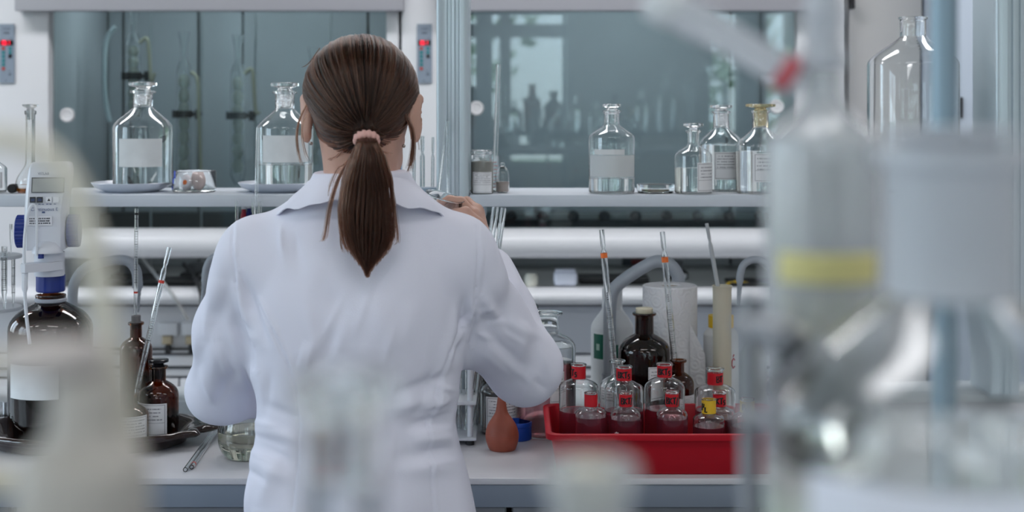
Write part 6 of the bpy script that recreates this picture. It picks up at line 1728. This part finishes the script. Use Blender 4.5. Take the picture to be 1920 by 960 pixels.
while cnt_ < 7500:
    # roots all over the scalp, more of them along the hairline
    a = g.uniform(-PI, PI); aa = abs(a)
    lim = float(np.interp(aa, [0, .75, 1.15, 1.45, 1.75, 2.1, 2.6, PI], [.62, .50, .22, .02, -.22, -.60, -.86, -.88]))
    z = lim + (.99 - lim) * (g.random()**2.2 if g.random() < .6 else g.random())
    z = min(z + .003, .999); q = math.sqrt(1 - z * z)
    d0 = Vector((math.sin(a) * q, math.cos(a) * q, z))
    if d0.dot(tdir) > .97: continue
    sag = .10 * max(0, 1 - abs(z - .0) * 2.0) * (1 if aa < 2.3 else .3)
    # bearing of the strand around the band decides its clump: combed ridges and tones
    tx = Vector((1, 0, 0)); ty = tdir.cross(tx).normalized(); tx = ty.cross(tdir)
    be = math.atan2(d0.dot(ty), d0.dot(tx)); dist = math.acos(max(-1, min(1, d0.dot(tdir))))
    cb = be * 17 + .8 * math.sin(dist * 3 + be * 5); ck = int(math.floor(cb)); fr_ = cb - ck
    ridge = math.sin(PI * fr_); tone = ((ck * 7919 + int(dist * 2.2) * 131) % 97) / 97
    lift = .002 + .034 * ridge * (.25 + .75 * tone) + .008 * g.random()
    strands.append((comb(d0, lift, jit=(g.gauss(0, .006), g.gauss(0, .002), g.gauss(0, .0045)), sag=sag), .00048, tone**1.6 * (.35 + .65 * g.random())))
    cnt_ += 1
# tail: leaves the band, lies down the back and ends in an uneven tip
def tail_axis(t):
    px = np.interp(t, [0, .12, .3, .55, .8, 1], [687, 690, 690, 688, 689, 690]); py = np.interp(t, [0, .06, .3, .55, .8, 1], [259, 268, 335, 405, 470, 520])
    D_ = np.interp(t, [0, .06, .18, .4, .7, 1], [2.040, 2.026, 2.024, 2.034, 2.040, 2.046]); return P3(px, py, D_)
def tail_w(t): return np.interp(t, [0, .05, .14, .3, .5, .68, .82, .93, 1], [.011, .012, .022, .0335, .040, .0385, .029, .019, .012])
def tail_d(t): return np.interp(t, [0, .1, .3, .6, 1], [.010, .013, .016, .015, .007])
for k in range(3400):
    u = g.gauss(0, .46); v = g.uniform(-1, 1)
    u = max(-1.05, min(1.05, u)); end = min(1.0, 1.02 - abs(u) * .20 - abs(g.gauss(0, .06)))
    if g.random() < .10: end *= g.uniform(.55, .9)
    ph = g.uniform(0, 6); am = g.uniform(.0, .0022); pts = []; cl = round(u * 7) / 7
    for i in range(15):
        t = end * i / 14; c = tail_axis(t)
        uu = u * .55 + cl * .45 + .05 * math.sin(cl * 40 + t * 5)
        pts.append(c + Vector((uu * tail_w(t) + am * math.sin(ph + t * 9), v * tail_d(t) * math.sqrt(max(0, 1 - min(1, uu * uu))), 0)))
    strands.append((pts, .00046, .25 + .75 * (((int((u + 2) * 9) * 7919) % 89) / 89) * (.4 + .6 * g.random())))
# loose locks
def lock(pts, n, sp, r=.00038):
    base = smooth_path([P3(*p) for p in pts], 5)
    for _ in range(n):
        o = Vector((g.gauss(0, sp), g.gauss(0, sp * .6), g.gauss(0, sp * .3))); e_ = g.uniform(.75, 1.0); m = len(base); q = base[:max(4, int(m * e_))]
        strands.append(([p + o * (.3 + .7 * i / len(q)) for i, p in enumerate(q)], r, g.random()))
lock([(757, 210, 2.12), (772, 240, 2.115), (775, 270, 2.11), (772, 300, 2.11), (764, 327, 2.11)], 70, .0022)
lock([(765, 170, 2.15), (779, 205, 2.16), (783, 245, 2.16), (786, 290, 2.15)], 6, .0015)
lock([(772, 130, 2.16), (783, 190, 2.17), (787, 235, 2.17)], 4, .0012)
lock([(578, 190, 2.13), (562, 225, 2.14), (557, 255, 2.14), (560, 285, 2.14), (568, 318, 2.13)], 16, .0020)
lock([(574, 215, 2.13), (566, 245, 2.13), (572, 285, 2.12), (582, 305, 2.12)], 8, .0016)
lock([(600, 90, 2.12), (580, 118, 2.14), (565, 128, 2.16)], 3, .001)
lock([(672, 262, 2.045), (655, 300, 2.04), (635, 335, 2.045), (619, 385, 2.055), (610, 440, 2.062), (603, 455, 2.062)], 34, .0022)
lock([(676, 265, 2.045), (648, 305, 2.042), (632, 318, 2.045), (618, 350, 2.05), (616, 372, 2.055)], 12, .0018)
lock([(700, 265, 2.045), (722, 310, 2.04), (735, 360, 2.045), (742, 410, 2.055), (745, 450, 2.06), (738, 460, 2.06)], 30, .0020)
lock([(668, 268, 2.045), (652, 330, 2.04), (642, 400, 2.045), (640, 450, 2.05), (646, 478, 2.055)], 40, .0022)
lock([(640, 283, 2.085), (625, 296, 2.10), (608, 300, 2.11)], 5, .003)
lock([(690, 278, 2.075), (720, 285, 2.10), (735, 290, 2.11)], 5, .003)
hc = bpy.data.hair_curves.new('hair_strands')
hc.add_curves([len(p) for p, _, _ in strands])
pos = np.array([tuple(q) for p, _, _ in strands for q in p], dtype=np.float32)
hc.attributes['position'].data.foreach_set('vector', pos.ravel())
ra = hc.attributes.get('radius') or hc.attributes.new('radius', 'FLOAT', 'POINT')
rv = np.concatenate([np.linspace(1, .55, len(p)) * r for p, r, _ in strands]).astype(np.float32); ra.data.foreach_set('value', rv)
ta = hc.attributes.new('tone', 'FLOAT', 'CURVE'); ta.data.foreach_set('value', np.array([q for _, _, q in strands], dtype=np.float32))
HS = bpy.data.materials.new('hair_strand'); HS.use_nodes = True; t_ = HS.node_tree; t_.nodes.clear()
o_ = t_.nodes.new('ShaderNodeOutputMaterial'); h_ = t_.nodes.new('ShaderNodeBsdfHairPrincipled'); h_.parametrization = 'COLOR'
h_.inputs['Color'].default_value = (.085, .036, .020, 1); h_.inputs['Roughness'].default_value = .26; h_.inputs['Radial Roughness'].default_value = .45
h_.inputs['IOR'].default_value = 1.32; h_.inputs['Random Roughness'].default_value = .3
hi_ = t_.nodes.new('ShaderNodeAttribute'); hi_.attribute_name = 'tone'; rmp = t_.nodes.new('ShaderNodeValToRGB')
rmp.color_ramp.elements[0].color = (.0035, .0013, .0009, 1); rmp.color_ramp.elements[1].color = (.085, .034, .019, 1)
t_.links.new(hi_.outputs['Fac'], rmp.inputs[0]); t_.links.new(rmp.outputs[0], h_.inputs['Color'])
t_.links.new(h_.outputs[0], o_.inputs[0])
hc.materials.append(HS)
ho = bpy.data.objects.new('hair_strands', hc); COL.objects.link(ho); adopt(ho, cap_o); stuff(ho)
# core of the tail, so it is opaque
core = MB(); rings = []
for i in range(20):
    t = i / 19 * .86; c = tail_axis(t); rings.append([c + Vector((math.cos(2 * PI * k / 20) * tail_w(t) * .72, math.sin(2 * PI * k / 20) * tail_d(t) * .7, 0)) for k in range(20)])
core.loft(rings); adopt(core.build('ponytail', HAIRM, smooth=80), cap_o)
# scrunched hair band
def band():
    n, m = 60, 14; rows = []
    ax = (TIE - HCAP).normalized(); ax = (ax * .6 + Vector((0, -.35, -.55))).normalized(); x = ax.cross(Vector((0, 0, 1))).normalized(); y = ax.cross(x)
    for i in range(n):
        a = 2 * PI * i / n; c = TIE + ax * .006 + (x * math.cos(a) * 1.12 + y * math.sin(a)) * .0125; rd = (x * math.cos(a) + y * math.sin(a))
        r = .0052 * (1 + .16 * math.sin(a * 13) + .08 * math.sin(a * 29 + 1))
        rows.append([c + (rd * math.cos(2 * PI * k / m) + ax * 1.25 * math.sin(2 * PI * k / m)) * r for k in range(m)])
    rows.append(rows[0]); return MB().loft(rows, False, False).build('hair_band', mat('hair_band_pink', (.62, .36, .32), rough=.85), smooth=80)
adopt(band())
for px, py, D_ in ((583, 269, 2.128), (757, 274, 2.128)):
    mb = MB().lathe([(.0028 * math.sin(PI * i / 10), .0028 * math.cos(PI * i / 10)) for i in range(11)], 14, Matrix.Translation(P3(px, py, D_)))
    adopt(mb.build('earring', mat('earring_metal', (.35, .30, .28), rough=.15, metal=1.0)))
# glass dish held in the raised hand
def held_dish():
    c = Vector((-.121, 2.470, 1.3680))
    e = thing('glass_dish', 'small clear glass dish held in the woman\'s raised right hand', 'dish', c, rot=(math.radians(8), math.radians(16), 0))
    R = .0330; h = .036
    MB().lathe([(0, -h * .5), (R - .006, -h * .5), (R - .001, -h * .42), (R, -h * .3), (R, h * .44), (R + .0022, h * .5), (R, h * .51), (R - .0016, h * .44), (R - .0016, -h * .3), (R - .006, -h * .44), (0, -h * .44)], 44).build('glass', GL, e)
held_dish()
